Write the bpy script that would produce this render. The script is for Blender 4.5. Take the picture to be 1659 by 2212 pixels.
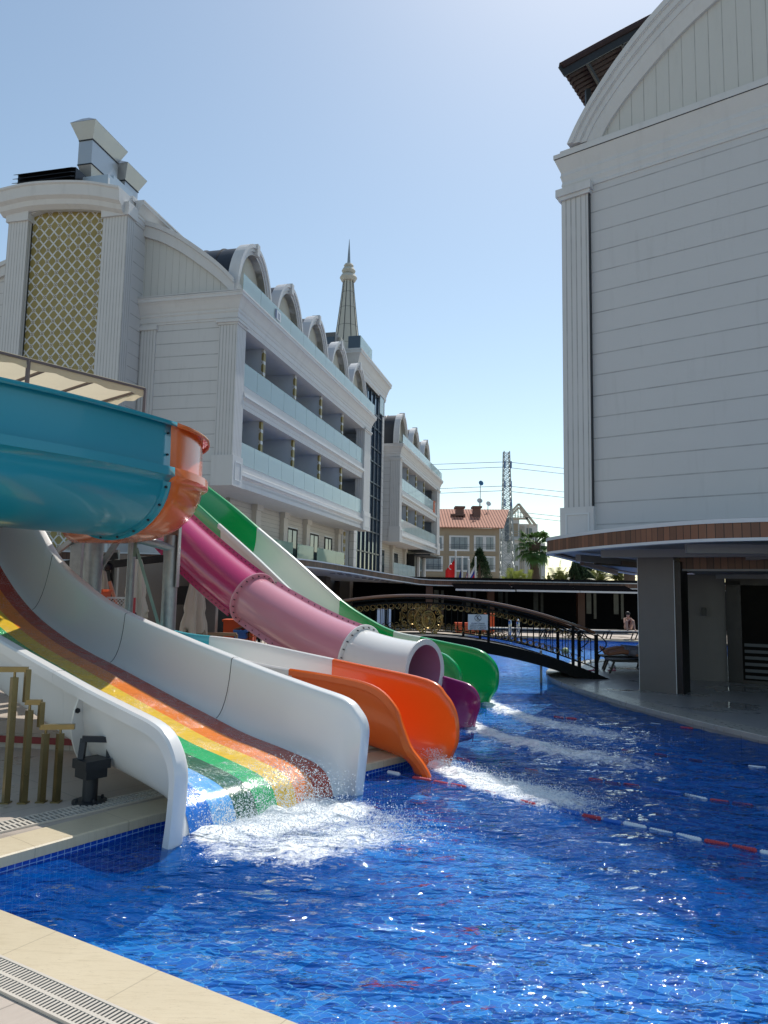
import bpy, bmesh, math, random
from math import sin, cos, pi, radians, sqrt, floor, atan2, exp
from mathutils import Vector, Matrix, noise
random.seed(7)
for o in list(bpy.data.objects): bpy.data.objects.remove(o)
S = bpy.context.scene
COL = S.collection
# ------------------------------------------------------------------ camera, sky, sun, exposure
PF, PW, PH = 1600.0, 1659.0, 2212.0            # focal length and frame in the units the survey was made in
PITCH, ROLL, CZ = radians(6.3), radians(1.05), 1.9
_f = Vector((0, cos(PITCH), sin(PITCH))); _r0 = Vector((1, 0, 0)); _u0 = Vector((0, -sin(PITCH), cos(PITCH)))
_r = _r0*cos(ROLL) + _u0*sin(ROLL); _u = _u0*cos(ROLL) - _r0*sin(ROLL)
cam = bpy.data.cameras.new('camera'); co = bpy.data.objects.new('camera', cam); COL.objects.link(co)
cam.sensor_fit = 'HORIZONTAL'; cam.sensor_width = 36.0; cam.lens = 36.0*PF/PW
cam.clip_end = 3000; cam.clip_start = 0.05
m = Matrix((( _r.x, _u.x, -_f.x, 0), (_r.y, _u.y, -_f.y, 0), (_r.z, _u.z, -_f.z, CZ), (0, 0, 0, 1)))
co.matrix_world = m
S.camera = co
S.render.resolution_x = 768; S.render.resolution_y = 1024
SUN_AZ, SUN_EL = radians(22), radians(56)
w = bpy.data.worlds.new('World'); S.world = w; w.use_nodes = True
wn = w.node_tree; bg = wn.nodes['Background']; sk = wn.nodes.new('ShaderNodeTexSky')
sk.sky_type = 'NISHITA'; sk.sun_disc = False; sk.sun_elevation = SUN_EL; sk.sun_rotation = SUN_AZ
sk.altitude = 0; sk.air_density = 1.0; sk.dust_density = 0.42; sk.ozone_density = 1.2
tn = wn.nodes.new('ShaderNodeMix'); tn.data_type = 'RGBA'; tn.blend_type = 'MULTIPLY'; tn.inputs[0].default_value = 1; tn.inputs[7].default_value = (1.22, 1.17, 1.01, 1)
wn.links.new(sk.outputs[0], tn.inputs[6]); wn.links.new(tn.outputs[2], bg.inputs[0]); bg.inputs[1].default_value = 0.148
sl = bpy.data.lights.new('sun', 'SUN'); sl.energy = 4.2; sl.angle = radians(0.5); sl.color = (1, .955, .88)
so = bpy.data.objects.new('sun', sl); COL.objects.link(so)
sd = Vector((sin(SUN_AZ)*cos(SUN_EL), cos(SUN_AZ)*cos(SUN_EL), sin(SUN_EL)))
so.rotation_euler = sd.to_track_quat('Z', 'Y').to_euler(); so.location = (0, 0, 40)
S.view_settings.view_transform = 'Standard'; S.view_settings.look = 'None'
S.view_settings.exposure = 0.0; S.view_settings.gamma = 1.0

def _ray(px, py): return _f + _r*((px-PW/2)/PF) + _u*(-(py-PH/2)/PF)
def at_z(px, py, z=0.0):
    d = _ray(px, py); t = (z-CZ)/d.z; return Vector((d.x*t, d.y*t, z))
def at_y(px, py, Y):
    d = _ray(px, py); t = Y/d.y; return Vector((d.x*t, Y, CZ+d.z*t))
# ------------------------------------------------------------------ mesh and object helpers
class MB:
    def __init__(s): s.v = []; s.f = []; s.mi = []; s.sm = []; s.uv = {}
    def add(s, vs, fs, mi=0, smooth=False, uvs=None):
        b = len(s.v); s.v += [Vector(p) for p in vs]
        for k, f in enumerate(fs):
            if uvs: s.uv[len(s.f)] = uvs[k]
            s.f.append([i+b for i in f]); s.mi.append(mi); s.sm.append(smooth)
        return s
    def box(s, x0, x1, y0, y1, z0, z1, mi=0, M=None):
        vs = [Vector((x, y, z)) for x in (x0, x1) for y in (y0, y1) for z in (z0, z1)]
        if M: vs = [M @ p for p in vs]
        return s.add(vs, [(0,1,3,2),(4,6,7,5),(0,4,5,1),(2,3,7,6),(0,2,6,4),(1,5,7,3)], mi)
    def bar(s, a, b, w, h=None, mi=0, up=(0,0,1)):
        a = Vector(a); b = Vector(b); h = h or w; d = (b-a).normalized(); up = Vector(up)
        if abs(d.dot(up)) > .99: up = Vector((1,0,0))
        x = d.cross(up).normalized(); y = x.cross(d)
        vs = [p + x*sx*w/2 + y*sy*h/2 for p in (a, b) for sx, sy in ((-1,-1),(1,-1),(1,1),(-1,1))]
        return s.add(vs, [(0,3,2,1),(4,5,6,7),(0,1,5,4),(1,2,6,5),(2,3,7,6),(3,0,4,7)], mi)
    def prism(s, poly, z0, z1, mi=0):
        n = len(poly); vs = [(p[0], p[1], z0) for p in poly] + [(p[0], p[1], z1) for p in poly]
        return s.add(vs, [tuple(reversed(range(n))), tuple(range(n, 2*n))] + [(i, (i+1) % n, n+(i+1) % n, n+i) for i in range(n)], mi)
    def loft(s, rings, mi=0, closed=True, caps=True, smooth=True, uv=False, mis=None):
        n = len(rings[0]); vs = [p for r in rings for p in r]; fs = []; uvs = []; L = 0; ms = []
        for i in range(len(rings)-1):
            dl = (Vector(rings[i+1][0])-Vector(rings[i][0])).length if uv else 0; acc = 0
            for j in range(n if closed else n-1):
                k = (j+1) % n; fs.append((i*n+j, i*n+k, (i+1)*n+k, (i+1)*n+j))
                if uv:
                    h = (Vector(rings[i][k])-Vector(rings[i][j])).length
                    uvs.append([(L, acc), (L, acc+h), (L+dl, acc+h), (L+dl, acc)]); acc += h
            L += dl
        b = len(s.f); s.add(vs, fs, mi, smooth, uvs if uv else None)
        if mis:
            c = 0
            for i in range(len(rings)-1):
                for j in range(n if closed else n-1): s.mi[b+c] = mis(i, j); c += 1
        if caps and closed:
            s.add([Vector(p) for p in rings[0]], [tuple(reversed(range(n)))], mi)
            s.add([Vector(p) for p in rings[-1]], [tuple(range(n))], mi)
        return s
    def tube(s, path, r, n=8, mi=0, closed=False, caps=True):
        P = [Vector(p) for p in path]; rings = []; N = len(P); px = None
        for i, p in enumerate(P):
            if closed: d = P[(i+1) % N]-P[i-1]
            else: d = P[min(i+1, N-1)]-P[max(i-1, 0)]
            d.normalize()
            if px is None: px = d.orthogonal().normalized()
            else: px = (px - d*px.dot(d)).normalized()
            q = d.cross(px); rr = r[i] if isinstance(r, (list, tuple)) else r
            rings.append([p + px*rr*cos(2*pi*k/n) + q*rr*sin(2*pi*k/n) for k in range(n)])
        if closed: rings.append(rings[0])
        return s.loft(rings, mi, True, caps and not closed)
    def lathe(s, prof, c=(0,0,0), n=20, mi=0, smooth=True):
        c = Vector(c)
        rings = [[c+Vector((r*cos(2*pi*k/n), r*sin(2*pi*k/n), z)) for k in range(n)] for r, z in prof]
        return s.loft(rings, mi, True, True, smooth)
    def extr(s, prof, path, mi=0, caps=True, smooth=False, uv=False, out=1):
        """profile (out, z) swept along a plan path with mitred corners; out is to the right of travel times out"""
        P = [Vector((p[0], p[1])) for p in path]; zs = [p[2] if len(p) > 2 else 0 for p in path]; rings = []
        for i in range(len(P)):
            a = (P[i]-P[i-1]).normalized() if i else None; b = (P[i+1]-P[i]).normalized() if i < len(P)-1 else None
            na = Vector((a.y, -a.x)) if a is not None else None; nb = Vector((b.y, -b.x)) if b is not None else None
            if na is None: mv = nb
            elif nb is None: mv = na
            else:
                mv = (na+nb); mv = mv/max(.3, mv.length_squared)*2
            rings.append([Vector((P[i].x+mv.x*o*out, P[i].y+mv.y*o*out, z+zs[i])) for o, z in prof])
        return s.loft(rings, mi, True, caps, smooth, uv)
    def ico(s, c, r, sub=1, mi=0, sc=(1,1,1)):
        bm = bmesh.new(); bmesh.ops.create_icosphere(bm, subdivisions=sub, radius=r)
        bm.verts.ensure_lookup_table(); c = Vector(c)
        s.add([Vector((v.co.x*sc[0], v.co.y*sc[1], v.co.z*sc[2]))+c for v in bm.verts], [[v.index for v in f.verts] for f in bm.faces], mi, True)
        bm.free(); return s

def frame_of(p):
    M = Matrix.Identity(4); c = []
    while p is not None: c.append(p); p = p.parent
    for q in reversed(c):
        M = M @ (Matrix.Translation(q.location) @ q.rotation_euler.to_matrix().to_4x4())
    return M
def obj(name, mb, mats, parent=None, world=False, sharp=35, label=None, kind=None, cat=None, group=None, fix=True):
    me = bpy.data.meshes.new(name); vs = mb.v
    if world and parent is not None:
        I = frame_of(parent).inverted(); vs = [I @ p for p in vs]
    me.from_pydata([tuple(p) for p in vs], [], mb.f)
    for mt in (mats if isinstance(mats, (list, tuple)) else [mats]): me.materials.append(mt)
    me.polygons.foreach_set('material_index', mb.mi); me.polygons.foreach_set('use_smooth', mb.sm)
    if mb.uv:
        ul = me.uv_layers.new(name='UVMap')
        for fi, uvs in mb.uv.items():
            for li, q in zip(me.polygons[fi].loop_indices, uvs): ul.data[li].uv = q
    me.update()
    if fix:
        bm = bmesh.new(); bm.from_mesh(me); bmesh.ops.recalc_face_normals(bm, faces=bm.faces); bm.to_mesh(me); bm.free()
    if any(mb.sm):
        try: me.set_sharp_from_angle(angle=radians(sharp))
        except Exception: pass
    o = bpy.data.objects.new(name, me); COL.objects.link(o)
    if parent is not None: o.parent = parent
    tag(o, label, cat, group, kind); return o
def tag(o, label=None, cat=None, group=None, kind=None):
    if label: o['label'] = label
    if cat: o['category'] = cat
    if group: o['group'] = group
    if kind: o['kind'] = kind
    return o
def thing(name, label, cat, loc=(0,0,0), rz=0.0, group=None):
    o = bpy.data.objects.new(name, None); COL.objects.link(o); o.empty_display_size = .2
    o.location = loc; o.rotation_euler = (0, 0, rz); return tag(o, label, cat, group)
def copy_tree(o, parent=None):
    c = o.copy(); COL.objects.link(c); c.parent = parent
    for ch in list(o.children): copy_tree(ch, c)
    return c
def catmull(pts, n):
    out = []; N = len(pts)
    for i in range(N-1):
        p0 = pts[max(i-1, 0)]; p1 = pts[i]; p2 = pts[i+1]; p3 = pts[min(i+2, N-1)]
        for k in range(n):
            t = k/n
            out.append(tuple(.5*((2*b)+(-a+c)*t+(2*a-5*b+4*c-d)*t*t+(-a+3*b-3*c+d)*t**3) for a, b, c, d in zip(p0, p1, p2, p3)))
    out.append(tuple(pts[-1])); return out
# ------------------------------------------------------------------ material helpers
class E:
    """tiny node-expression wrapper"""
    def __init__(s, nt, sock): s.nt = nt; s.s = sock
    def op(s, kind, b=None, c=None, clamp=False):
        n = s.nt.nodes.new('ShaderNodeMath'); n.operation = kind; n.use_clamp = clamp
        s.nt.links.new(s.s, n.inputs[0])
        for i, q in ((1, b), (2, c)):
            if q is None: continue
            if isinstance(q, E): s.nt.links.new(q.s, n.inputs[i])
            else: n.inputs[i].default_value = q
        return E(s.nt, n.outputs[0])
    def __add__(s, b): return s.op('ADD', b)
    def __sub__(s, b): return s.op('SUBTRACT', b)
    def __mul__(s, b): return s.op('MULTIPLY', b)
    def __truediv__(s, b): return s.op('DIVIDE', b)
    def lt(s, b): return s.op('LESS_THAN', b)
    def gt(s, b): return s.op('GREATER_THAN', b)
    def fr(s): return s.op('FRACT')
    def fl(s): return s.op('FLOOR')
    def abs(s): return s.op('ABSOLUTE')
    def sin(s): return s.op('SINE')
    def mx(s, b): return s.op('MAXIMUM', b)
    def mn(s, b): return s.op('MINIMUM', b)
def newmat(name):
    m = bpy.data.materials.new(name); m.use_nodes = True; nt = m.node_tree
    return m, nt, nt.nodes['Principled BSDF']
def vec(nt, kind='Object'): return nt.nodes.new('ShaderNodeTexCoord').outputs[kind]
def xyz(nt, v):
    n = nt.nodes.new('ShaderNodeSeparateXYZ'); nt.links.new(v, n.inputs[0]); return [E(nt, n.outputs[i]) for i in range(3)]
def comb(nt, x, y, z=0.0):
    n = nt.nodes.new('ShaderNodeCombineXYZ')
    for i, q in enumerate((x, y, z)):
        if isinstance(q, E): nt.links.new(q.s, n.inputs[i])
        else: n.inputs[i].default_value = q
    return n.outputs[0]
def nz(nt, v, scale, detail=3, rough=.55, out=0, dist=0.0):
    n = nt.nodes.new('ShaderNodeTexNoise'); n.inputs['Scale'].default_value = scale; n.inputs['Detail'].default_value = detail
    n.inputs['Roughness'].default_value = rough; n.inputs['Distortion'].default_value = dist; nt.links.new(v, n.inputs['Vector']); return E(nt, n.outputs[out])
def mapping(nt, v, sc=(1,1,1), rot=(0,0,0), loc=(0,0,0)):
    n = nt.nodes.new('ShaderNodeMapping'); nt.links.new(v, n.inputs[0]); n.inputs['Scale'].default_value = sc
    n.inputs['Rotation'].default_value = rot; n.inputs['Location'].default_value = loc; return n.outputs[0]
def ramp(nt, e, pts, interp='LINEAR'):
    n = nt.nodes.new('ShaderNodeValToRGB'); n.color_ramp.interpolation = interp; el = n.color_ramp.elements
    while len(el) < len(pts): el.new(.5)
    for q, (p, c) in zip(el, pts):
        q.position = p; q.color = (c, c, c, 1) if isinstance(c, (int, float)) else (*c, 1)
    nt.links.new(e.s, n.inputs[0]); return n.outputs[0]
def mixc(nt, fac, a, b, blend='MIX'):
    n = nt.nodes.new('ShaderNodeMix'); n.data_type = 'RGBA'; n.blend_type = blend
    for i, q in ((0, fac), (6, a), (7, b)):
        if isinstance(q, E): nt.links.new(q.s, n.inputs[i])
        elif isinstance(q, bpy.types.NodeSocket): nt.links.new(q, n.inputs[i])
        elif i == 0: n.inputs[i].default_value = q
        else: n.inputs[i].default_value = (*q, 1)
    return n.outputs[2]
def bump(nt, bs, h, strength=.3, dist=.02, normal=None):
    n = nt.nodes.new('ShaderNodeBump'); n.inputs['Strength'].default_value = strength; n.inputs['Distance'].default_value = dist
    nt.links.new(h.s if isinstance(h, E) else h, n.inputs['Height'])
    if normal: nt.links.new(normal, n.inputs['Normal'])
    if bs is not None: nt.links.new(n.outputs[0], bs.inputs['Normal'])
    return n.outputs[0]
MC = {}
def plain(name, col, rough=.5, metal=0.0, var=.12, scale=3.0, bmp=0.0, bscale=40, spec=.5, coat=0.0, stain=0.0, vcoord='Object'):
    if name in MC: return MC[name]
    m, nt, b = newmat(name); v = vec(nt, vcoord); n = nz(nt, v, scale, 5, .6)
    c = mixc(nt, n, tuple(x*(1-var) for x in col), tuple(min(1, x*(1+var)) for x in col))
    if stain:
        st = nz(nt, mapping(nt, v, (1.3, 1.3, .22)), 2.2, 6, .65)
        c = mixc(nt, (st-.52)*3*stain, c, tuple(x*.55 for x in col)); 
    nt.links.new(c, b.inputs['Base Color']); b.inputs['Roughness'].default_value = rough; b.inputs['Metallic'].default_value = metal
    b.inputs['Specular IOR Level'].default_value = spec; b.inputs['Coat Weight'].default_value = coat; b.inputs['Coat Roughness'].default_value = .06
    if coat < .3: rn = nz(nt, v, scale*2.3, 4); nt.links.new(((rn-.5)*.25+rough).s, b.inputs['Roughness'])
    if bmp: bump(nt, b, nz(nt, v, bscale, 4), bmp, .01)
    MC[name] = m; return m
def wallmat(name, col, mode, step, z0=0.0, dark=.5, wd=.035, rough=.6):
    """painted wall with grooves: mode 'z' horizontal boards, 'v' vertical boards, 'grid' panels"""
    if name in MC: return MC[name]
    m, nt, b = newmat(name); v = vec(nt); x, y, z = xyz(nt, v)
    def groove(e, st, w_): return ((e/st).fr()-.5).abs().gt(.5-w_/2/st)
    g = None
    if mode in ('z', 'grid'): g = groove(z+(-z0), step, wd)
    if mode in ('v', 'flute'): g = groove(x+y, step, wd)
    if mode == 'grid': g = g.mx(groove(x+y, step*2.2, wd))
    n = nz(nt, v, 1.3, 5, .6); st = nz(nt, mapping(nt, v, (1.5, 1.5, .18)), 3.0, 5, .6)
    c = mixc(nt, n, tuple(q*.94 for q in col), col); c = mixc(nt, (st-.56)*1.6, c, tuple(q*.72 for q in col))
    c = mixc(nt, g*(1-dark)*nz(nt, v, 2.1, 2).op('MULTIPLY', 1.5, clamp=True), c, tuple(q*.2 for q in col))
    nt.links.new(c, b.inputs['Base Color']); b.inputs['Roughness'].default_value = rough; b.inputs['Specular IOR Level'].default_value = .35
    bump(nt, b, (g*-1.0)+nz(nt, v, 60, 3)*.08+nz(nt, v, .8, 2)*.5, .5, .015)
    MC[name] = m; return m
def glassmat(name, tint, rough=.03, refl=.25, opac=.35):
    if name in MC: return MC[name]
    m, nt, b = newmat(name); b.inputs['Base Color'].default_value = (*tint, 1); b.inputs['Roughness'].default_value = rough
    b.inputs['Specular IOR Level'].default_value = .9
    t = nt.nodes.new('ShaderNodeBsdfTransparent'); t.inputs[0].default_value = tuple(.55+.45*q for q in tint)+(1,)
    mx = nt.nodes.new('ShaderNodeMixShader'); fr = nt.nodes.new('ShaderNodeFresnel'); fr.inputs[0].default_value = 1.6
    f = E(nt, fr.outputs[0])*(1-opac)+opac
    v = vec(nt); bump(nt, b, nz(nt, v, 1.1, 2), .06, .05)
    nt.links.new(f.s, mx.inputs[0]); nt.links.new(t.outputs[0], mx.inputs[1]); nt.links.new(b.outputs[0], mx.inputs[2])
    nt.links.new(mx.outputs[0], nt.nodes['Material Output'].inputs[0]); MC[name] = m; return m

WHITE = (.565, .565, .57)
m_white = plain('painted_white', WHITE, .55, var=.05, scale=1.5, stain=.35)
m_siding = wallmat('white_siding', WHITE, 'z', .52, .5)
m_sidefine = wallmat('cream_siding', (.52, .49, .44), 'z', .2, 0, wd=.025)
m_vboard = wallmat('white_boards', (.54, .54, .52), 'v', .3, wd=.018)
m_flute = wallmat('fluted_white', WHITE, 'flute', .13, wd=.03)
m_cream = plain('cream_plaster', (.55, .515, .46), .7, var=.06, stain=.2)
m_inner = plain('balcony_sky_tint', (.52, .57, .65), .6, var=.06)  # balcony walls: blue of the reflected sky mixed into the colour
m_wframe = plain('window_frame', (.014, .015, .018), .6, var=.2, spec=.15)
m_dormer = plain('dormer_cream', (.50, .48, .42), .7, var=.06, stain=.3)
m_darkroof = plain('dark_standing_seam', (.022, .026, .034), .45, metal=.3, var=.3)
m_balc = glassmat('balcony_glass', (.66, .80, .82), .05, opac=.40)
m_green_glass = glassmat('green_glass', (.40, .56, .50), .05, opac=.4)
m_blueglass = plain('dark_blue_glass', (.02, .035, .055), .04, var=.3, scale=.5, spec=1.0)
m_window = plain('window_glass', (.05, .075, .09), .05, var=.5, scale=.9, spec=.9)
m_curtain = plain('curtained_glass', (.20, .25, .28), .15, var=.35, scale=2.5, spec=.8)
m_blackmetal = plain('black_metal', (.012, .013, .016), .35, metal=.4, var=.3, spec=.6)
m_darkmetal = plain('dark_grey_metal', (.035, .04, .048), .5, metal=.5, var=.3)
m_galv = plain('galvanised_steel', (.30, .32, .33), .45, metal=.75, var=.25, scale=9, bmp=.1)
m_duct = plain('duct_sheet', (.40, .43, .46), .38, metal=.6, var=.08, scale=.8)
m_trim = plain('white_trim', (.60, .62, .64), .45, var=.05)
m_lantern = plain('grey_stone', (.125, .12, .12), .45, var=.13, scale=2.5, bmp=.08)
# ------------------------------------------------------------------ special materials
def wood_mat(name, col, step=.13):
    m, nt, b = newmat(name); u = xyz(nt, vec(nt, 'UV')); uu = u[0]/step
    wnn = nt.nodes.new('ShaderNodeTexWhiteNoise'); wnn.noise_dimensions = '1D'; nt.links.new(uu.fl().s, wnn.inputs['W'])
    r = E(nt, wnn.outputs[0]); gap = (uu.fr()-.5).abs().gt(.46)
    gr = nz(nt, mapping(nt, vec(nt), (25, 25, 2)), 3, 4)
    c = mixc(nt, r*.75+gr*.25, tuple(q*.5 for q in col), tuple(q*1.35 for q in col))
    c = mixc(nt, gap, c, (.006, .004, .003)); nt.links.new(c, b.inputs['Base Color'])
    b.inputs['Roughness'].default_value = .5; bump(nt, b, gap*-1.0+gr*.15, .5, .01); return m
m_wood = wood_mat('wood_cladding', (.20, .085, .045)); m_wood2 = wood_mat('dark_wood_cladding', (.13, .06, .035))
def gold_mat():
    m, nt, b = newmat('gold_damask'); x, y, z = xyz(nt, vec(nt)); k = .49
    a = (y*1.08+z)/k; d = (y*1.08-z)/k
    ra = (a+.5).fl(); rd = (d+.5).fl(); da = a-ra; dd = d-rd; la = da.abs(); ld = dd.abs()
    jag = lambda e: (e*44.0).sin().abs()*.055
    line = (la-jag(d)).lt(.055).mx((ld-jag(a)).lt(.055))
    r = (da*da+dd*dd).op('SQRT'); par = ((ra+rd)/2).fr().lt(.25)              # every other crossing carries a flower
    ang = da.op('ARCTAN2', dd); arms = (ang*2.0+pi/2).sin().abs()              # arms lie level and upright
    curl = ((r-.21-(ang*8.0).sin()*.035).abs()).lt(.028); brown = par*(r.lt(.15)*arms.gt(.55)).mx(par*r.lt(.27)*arms.gt(.93)); rim = par*curl
    white = line.mx(rim); n = nz(nt, vec(nt), 1.2, 4)
    gold = mixc(nt, n, (.20, .155, .04), (.32, .255, .085)); c = mixc(nt, white, gold, (.56, .57, .57)); c = mixc(nt, brown, c, (.15, .10, .04))
    nt.links.new(c, b.inputs['Base Color']); b.inputs['Roughness'].default_value = .5; bump(nt, b, white, .3, .02); return m
m_gold = gold_mat()
def tile_deck(name, col, step, ang, joint=.008, rough=.5):
    m, nt, b = newmat(name); v = mapping(nt, vec(nt), (1, 1, 1), (0, 0, ang)); x, y, z = xyz(nt, v)
    g = ((x/step).fr()-.5).abs().gt(.5-joint/step/2).mx((((y/step/.5).fr()-.5).abs()).gt(.5-joint/step))
    n = nz(nt, v, 1.1, 6, .65); n2 = nz(nt, mapping(nt, v, (1.5, 9, 1)), 5, 5, .6)
    wet_ = ((nz(nt, v, .55, 4, .6)-.53)*12).mn(1.0).mx(0.0)
    cell = nt.nodes.new('ShaderNodeTexWhiteNoise'); nt.links.new(comb(nt, (x/step).fl(), (y/step/.5).fl()), cell.inputs['Vector'])
    c = mixc(nt, n*.5+n2*.5, tuple(q*.78 for q in col), tuple(q*1.12 for q in col))
    c = mixc(nt, E(nt, cell.outputs[0])*.22, c, tuple(q*.75 for q in col)); c = mixc(nt, g*.6, c, tuple(q*.3 for q in col)); c = mixc(nt, wet_*.35, c, tuple(q*.5 for q in col))
    nt.links.new(c, b.inputs['Base Color']); nt.links.new(((n2-.5)*.4+rough-wet_*.3).mx(.06).s, b.inputs['Roughness'])
    bump(nt, b, n2*.3-g, .25, .004); return m
m_deck = tile_deck('deck_stone', (.52, .44, .37), 1.2, radians(-50)); m_deck2 = tile_deck('island_stone', (.32, .31, .30), .9, radians(35), rough=.35)
def travertine():
    m, nt, b = newmat('travertine'); v = vec(nt); x, y, z = xyz(nt, vec(nt, 'UV'))
    n = nz(nt, mapping(nt, v, (1.0, 1.0, 1), (0, 0, radians(30))), 1.3, 6, .65); s_ = nz(nt, mapping(nt, v, (2.2, 16, 1), (0, 0, radians(30))), 2.5, 6, .7)
    pit = nz(nt, mapping(nt, v, (9, 50, 1), (0, 0, radians(30))), 3, 5, .75); pm = (pit-.60)*9
    c = mixc(nt, n, (.50, .41, .27), (.70, .60, .43)); c = mixc(nt, (s_-.5)*2.2, c, (.42, .33, .20)); c = mixc(nt, pm.mn(.6).mx(0.0), c, (.22, .16, .09))
    g = ((x/.8).fr()-.5).abs().gt(.4965); c = mixc(nt, g*.5, c, (.2, .15, .1))
    nt.links.new(c, b.inputs['Base Color']); b.inputs['Roughness'].default_value = .38; bump(nt, b, s_*.5-pm*.2, .2, .004); return m
m_trav = travertine()
m_grate = plain('grate_plastic', (.62, .56, .48), .3, var=.1, spec=.6)
m_slot = plain('drain_channel', (.03, .028, .026), .6)
# fibreglass of the slides
def gel(name, col, rough=.18): return plain(name, col, rough, var=.03, scale=.8, coat=.35, spec=.5)
g_white = gel('gel_white', (.76, .76, .745), .28); g_teal = gel('gel_teal', (.012, .27, .36), .3); g_orange = gel('gel_orange', (.80, .13, .012), .25)
g_rim = gel('gel_orange_rim', (.62, .17, .03), .25)
g_green = gel('gel_green', (.0, .30, .075), .22); g_mint = gel('gel_pale_green', (.60, .64, .57), .25); g_mag = gel('gel_magenta', (.48, .03, .145), .2)
g_pink = gel('gel_pink', (.62, .26, .33), .2); g_purple = gel('gel_purple', (.25, .025, .14), .22); g_in = gel('gel_pink_inside', (.50, .24, .36), .35)
g_orteal = gel('gel_orange_flume', (.72, .16, .03), .24); g_aqua = gel('gel_aqua', (.06, .42, .50), .22)
def wet(name, col):
    m, nt, b = newmat(name); v = vec(nt); vv = mapping(nt, v, (1, 1, 1))
    big = nz(nt, vv, 2.6, 3, .5); n1 = nz(nt, vv, 34, 3, .65, dist=.6); n2 = nz(nt, vv, 80, 2, .6)
    msk = (big-.40)*5; msk = msk.mn(1.0).mx(.10)
    foam = ((n1*.45+n2*.55)-.535)*16*msk
    c = mixc(nt, nz(nt, vv, 14, 3), tuple(q*.8 for q in col), tuple(min(1, q*1.15) for q in col))
    c = mixc(nt, foam.mn(.45).mx(0.0), c, tuple(.5+.4*q for q in col)); nt.links.new(c, b.inputs['Base Color'])  # pale flecks: foam, and water sparkle put into the stripe colour
    b.inputs['Roughness'].default_value = .13; b.inputs['Specular IOR Level'].default_value = .8
    bump(nt, b, n1*msk+n2*msk*.5+big*.8, .9, .012); return m
w_cols = [('blue', (.01, .17, .62)), ('sky_blue', (.12, .42, .83)), ('dark_green', (.004, .105, .045)), ('green', (.01, .42, .13)),
          ('yellow', (.80, .52, .03)), ('orange', (.83, .21, .012)), ('red', (.42, .035, .015))]
m_stripes = [wet('wet_'+a, c) for a, c in w_cols]
def vmath(nt, op, a, b_=None, sc=None):
    n = nt.nodes.new('ShaderNodeVectorMath'); n.operation = op; nt.links.new(a, n.inputs[0])
    if b_ is not None:
        if isinstance(b_, tuple): n.inputs[1].default_value = b_
        else: nt.links.new(b_, n.inputs[1])
    if sc is not None: n.inputs['Scale'].default_value = sc
    return n.outputs[0]
def basin_mat():
    m, nt, b = newmat('pool_mosaic'); v = vec(nt)
    wv = nz(nt, mapping(nt, v, (1, 1.6, 1)), 1.9, 2, .5, out=1, dist=.4); wv2 = nz(nt, mapping(nt, v, (1, 1.5, 1)), 7.0, 1, .5, out=1)
    d1 = vmath(nt, 'SCALE', vmath(nt, 'SUBTRACT', wv.s, (.5, .5, .5)), sc=.34); d2 = vmath(nt, 'SCALE', vmath(nt, 'SUBTRACT', wv2.s, (.5, .5, .5)), sc=.085)  # tile grid warped in the texture to imitate refraction through ripples
    dv = mapping(nt, vmath(nt, 'ADD', vmath(nt, 'ADD', v, d1), d2), (1, 1, 1), (0, 0, radians(-50)))
    tx, ty, tz = xyz(nt, dv); T = .082
    g = ((tx/T).fr()-.5).abs().mx(((ty/T).fr()-.5).abs()); grout = ((g-.455)*24).mn(1.0).mx(0.0)
    cell = nt.nodes.new('ShaderNodeTexWhiteNoise'); nt.links.new(comb(nt, (tx/T).fl(), (ty/T).fl()), cell.inputs['Vector']); cr = E(nt, cell.outputs[0])
    big = nz(nt, mapping(nt, v, (.6, 1.0, 1)), 1.1, 4, .6); c = mixc(nt, cr*.8+big*.3-.05, (.002, .075, .46), (.02, .42, .92))
    c = mixc(nt, grout*.9, c, (.28, .80, .97)); nt.links.new(c, b.inputs['Base Color']); b.inputs['Roughness'].default_value = .6; return m
m_basin = basin_mat()
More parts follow.
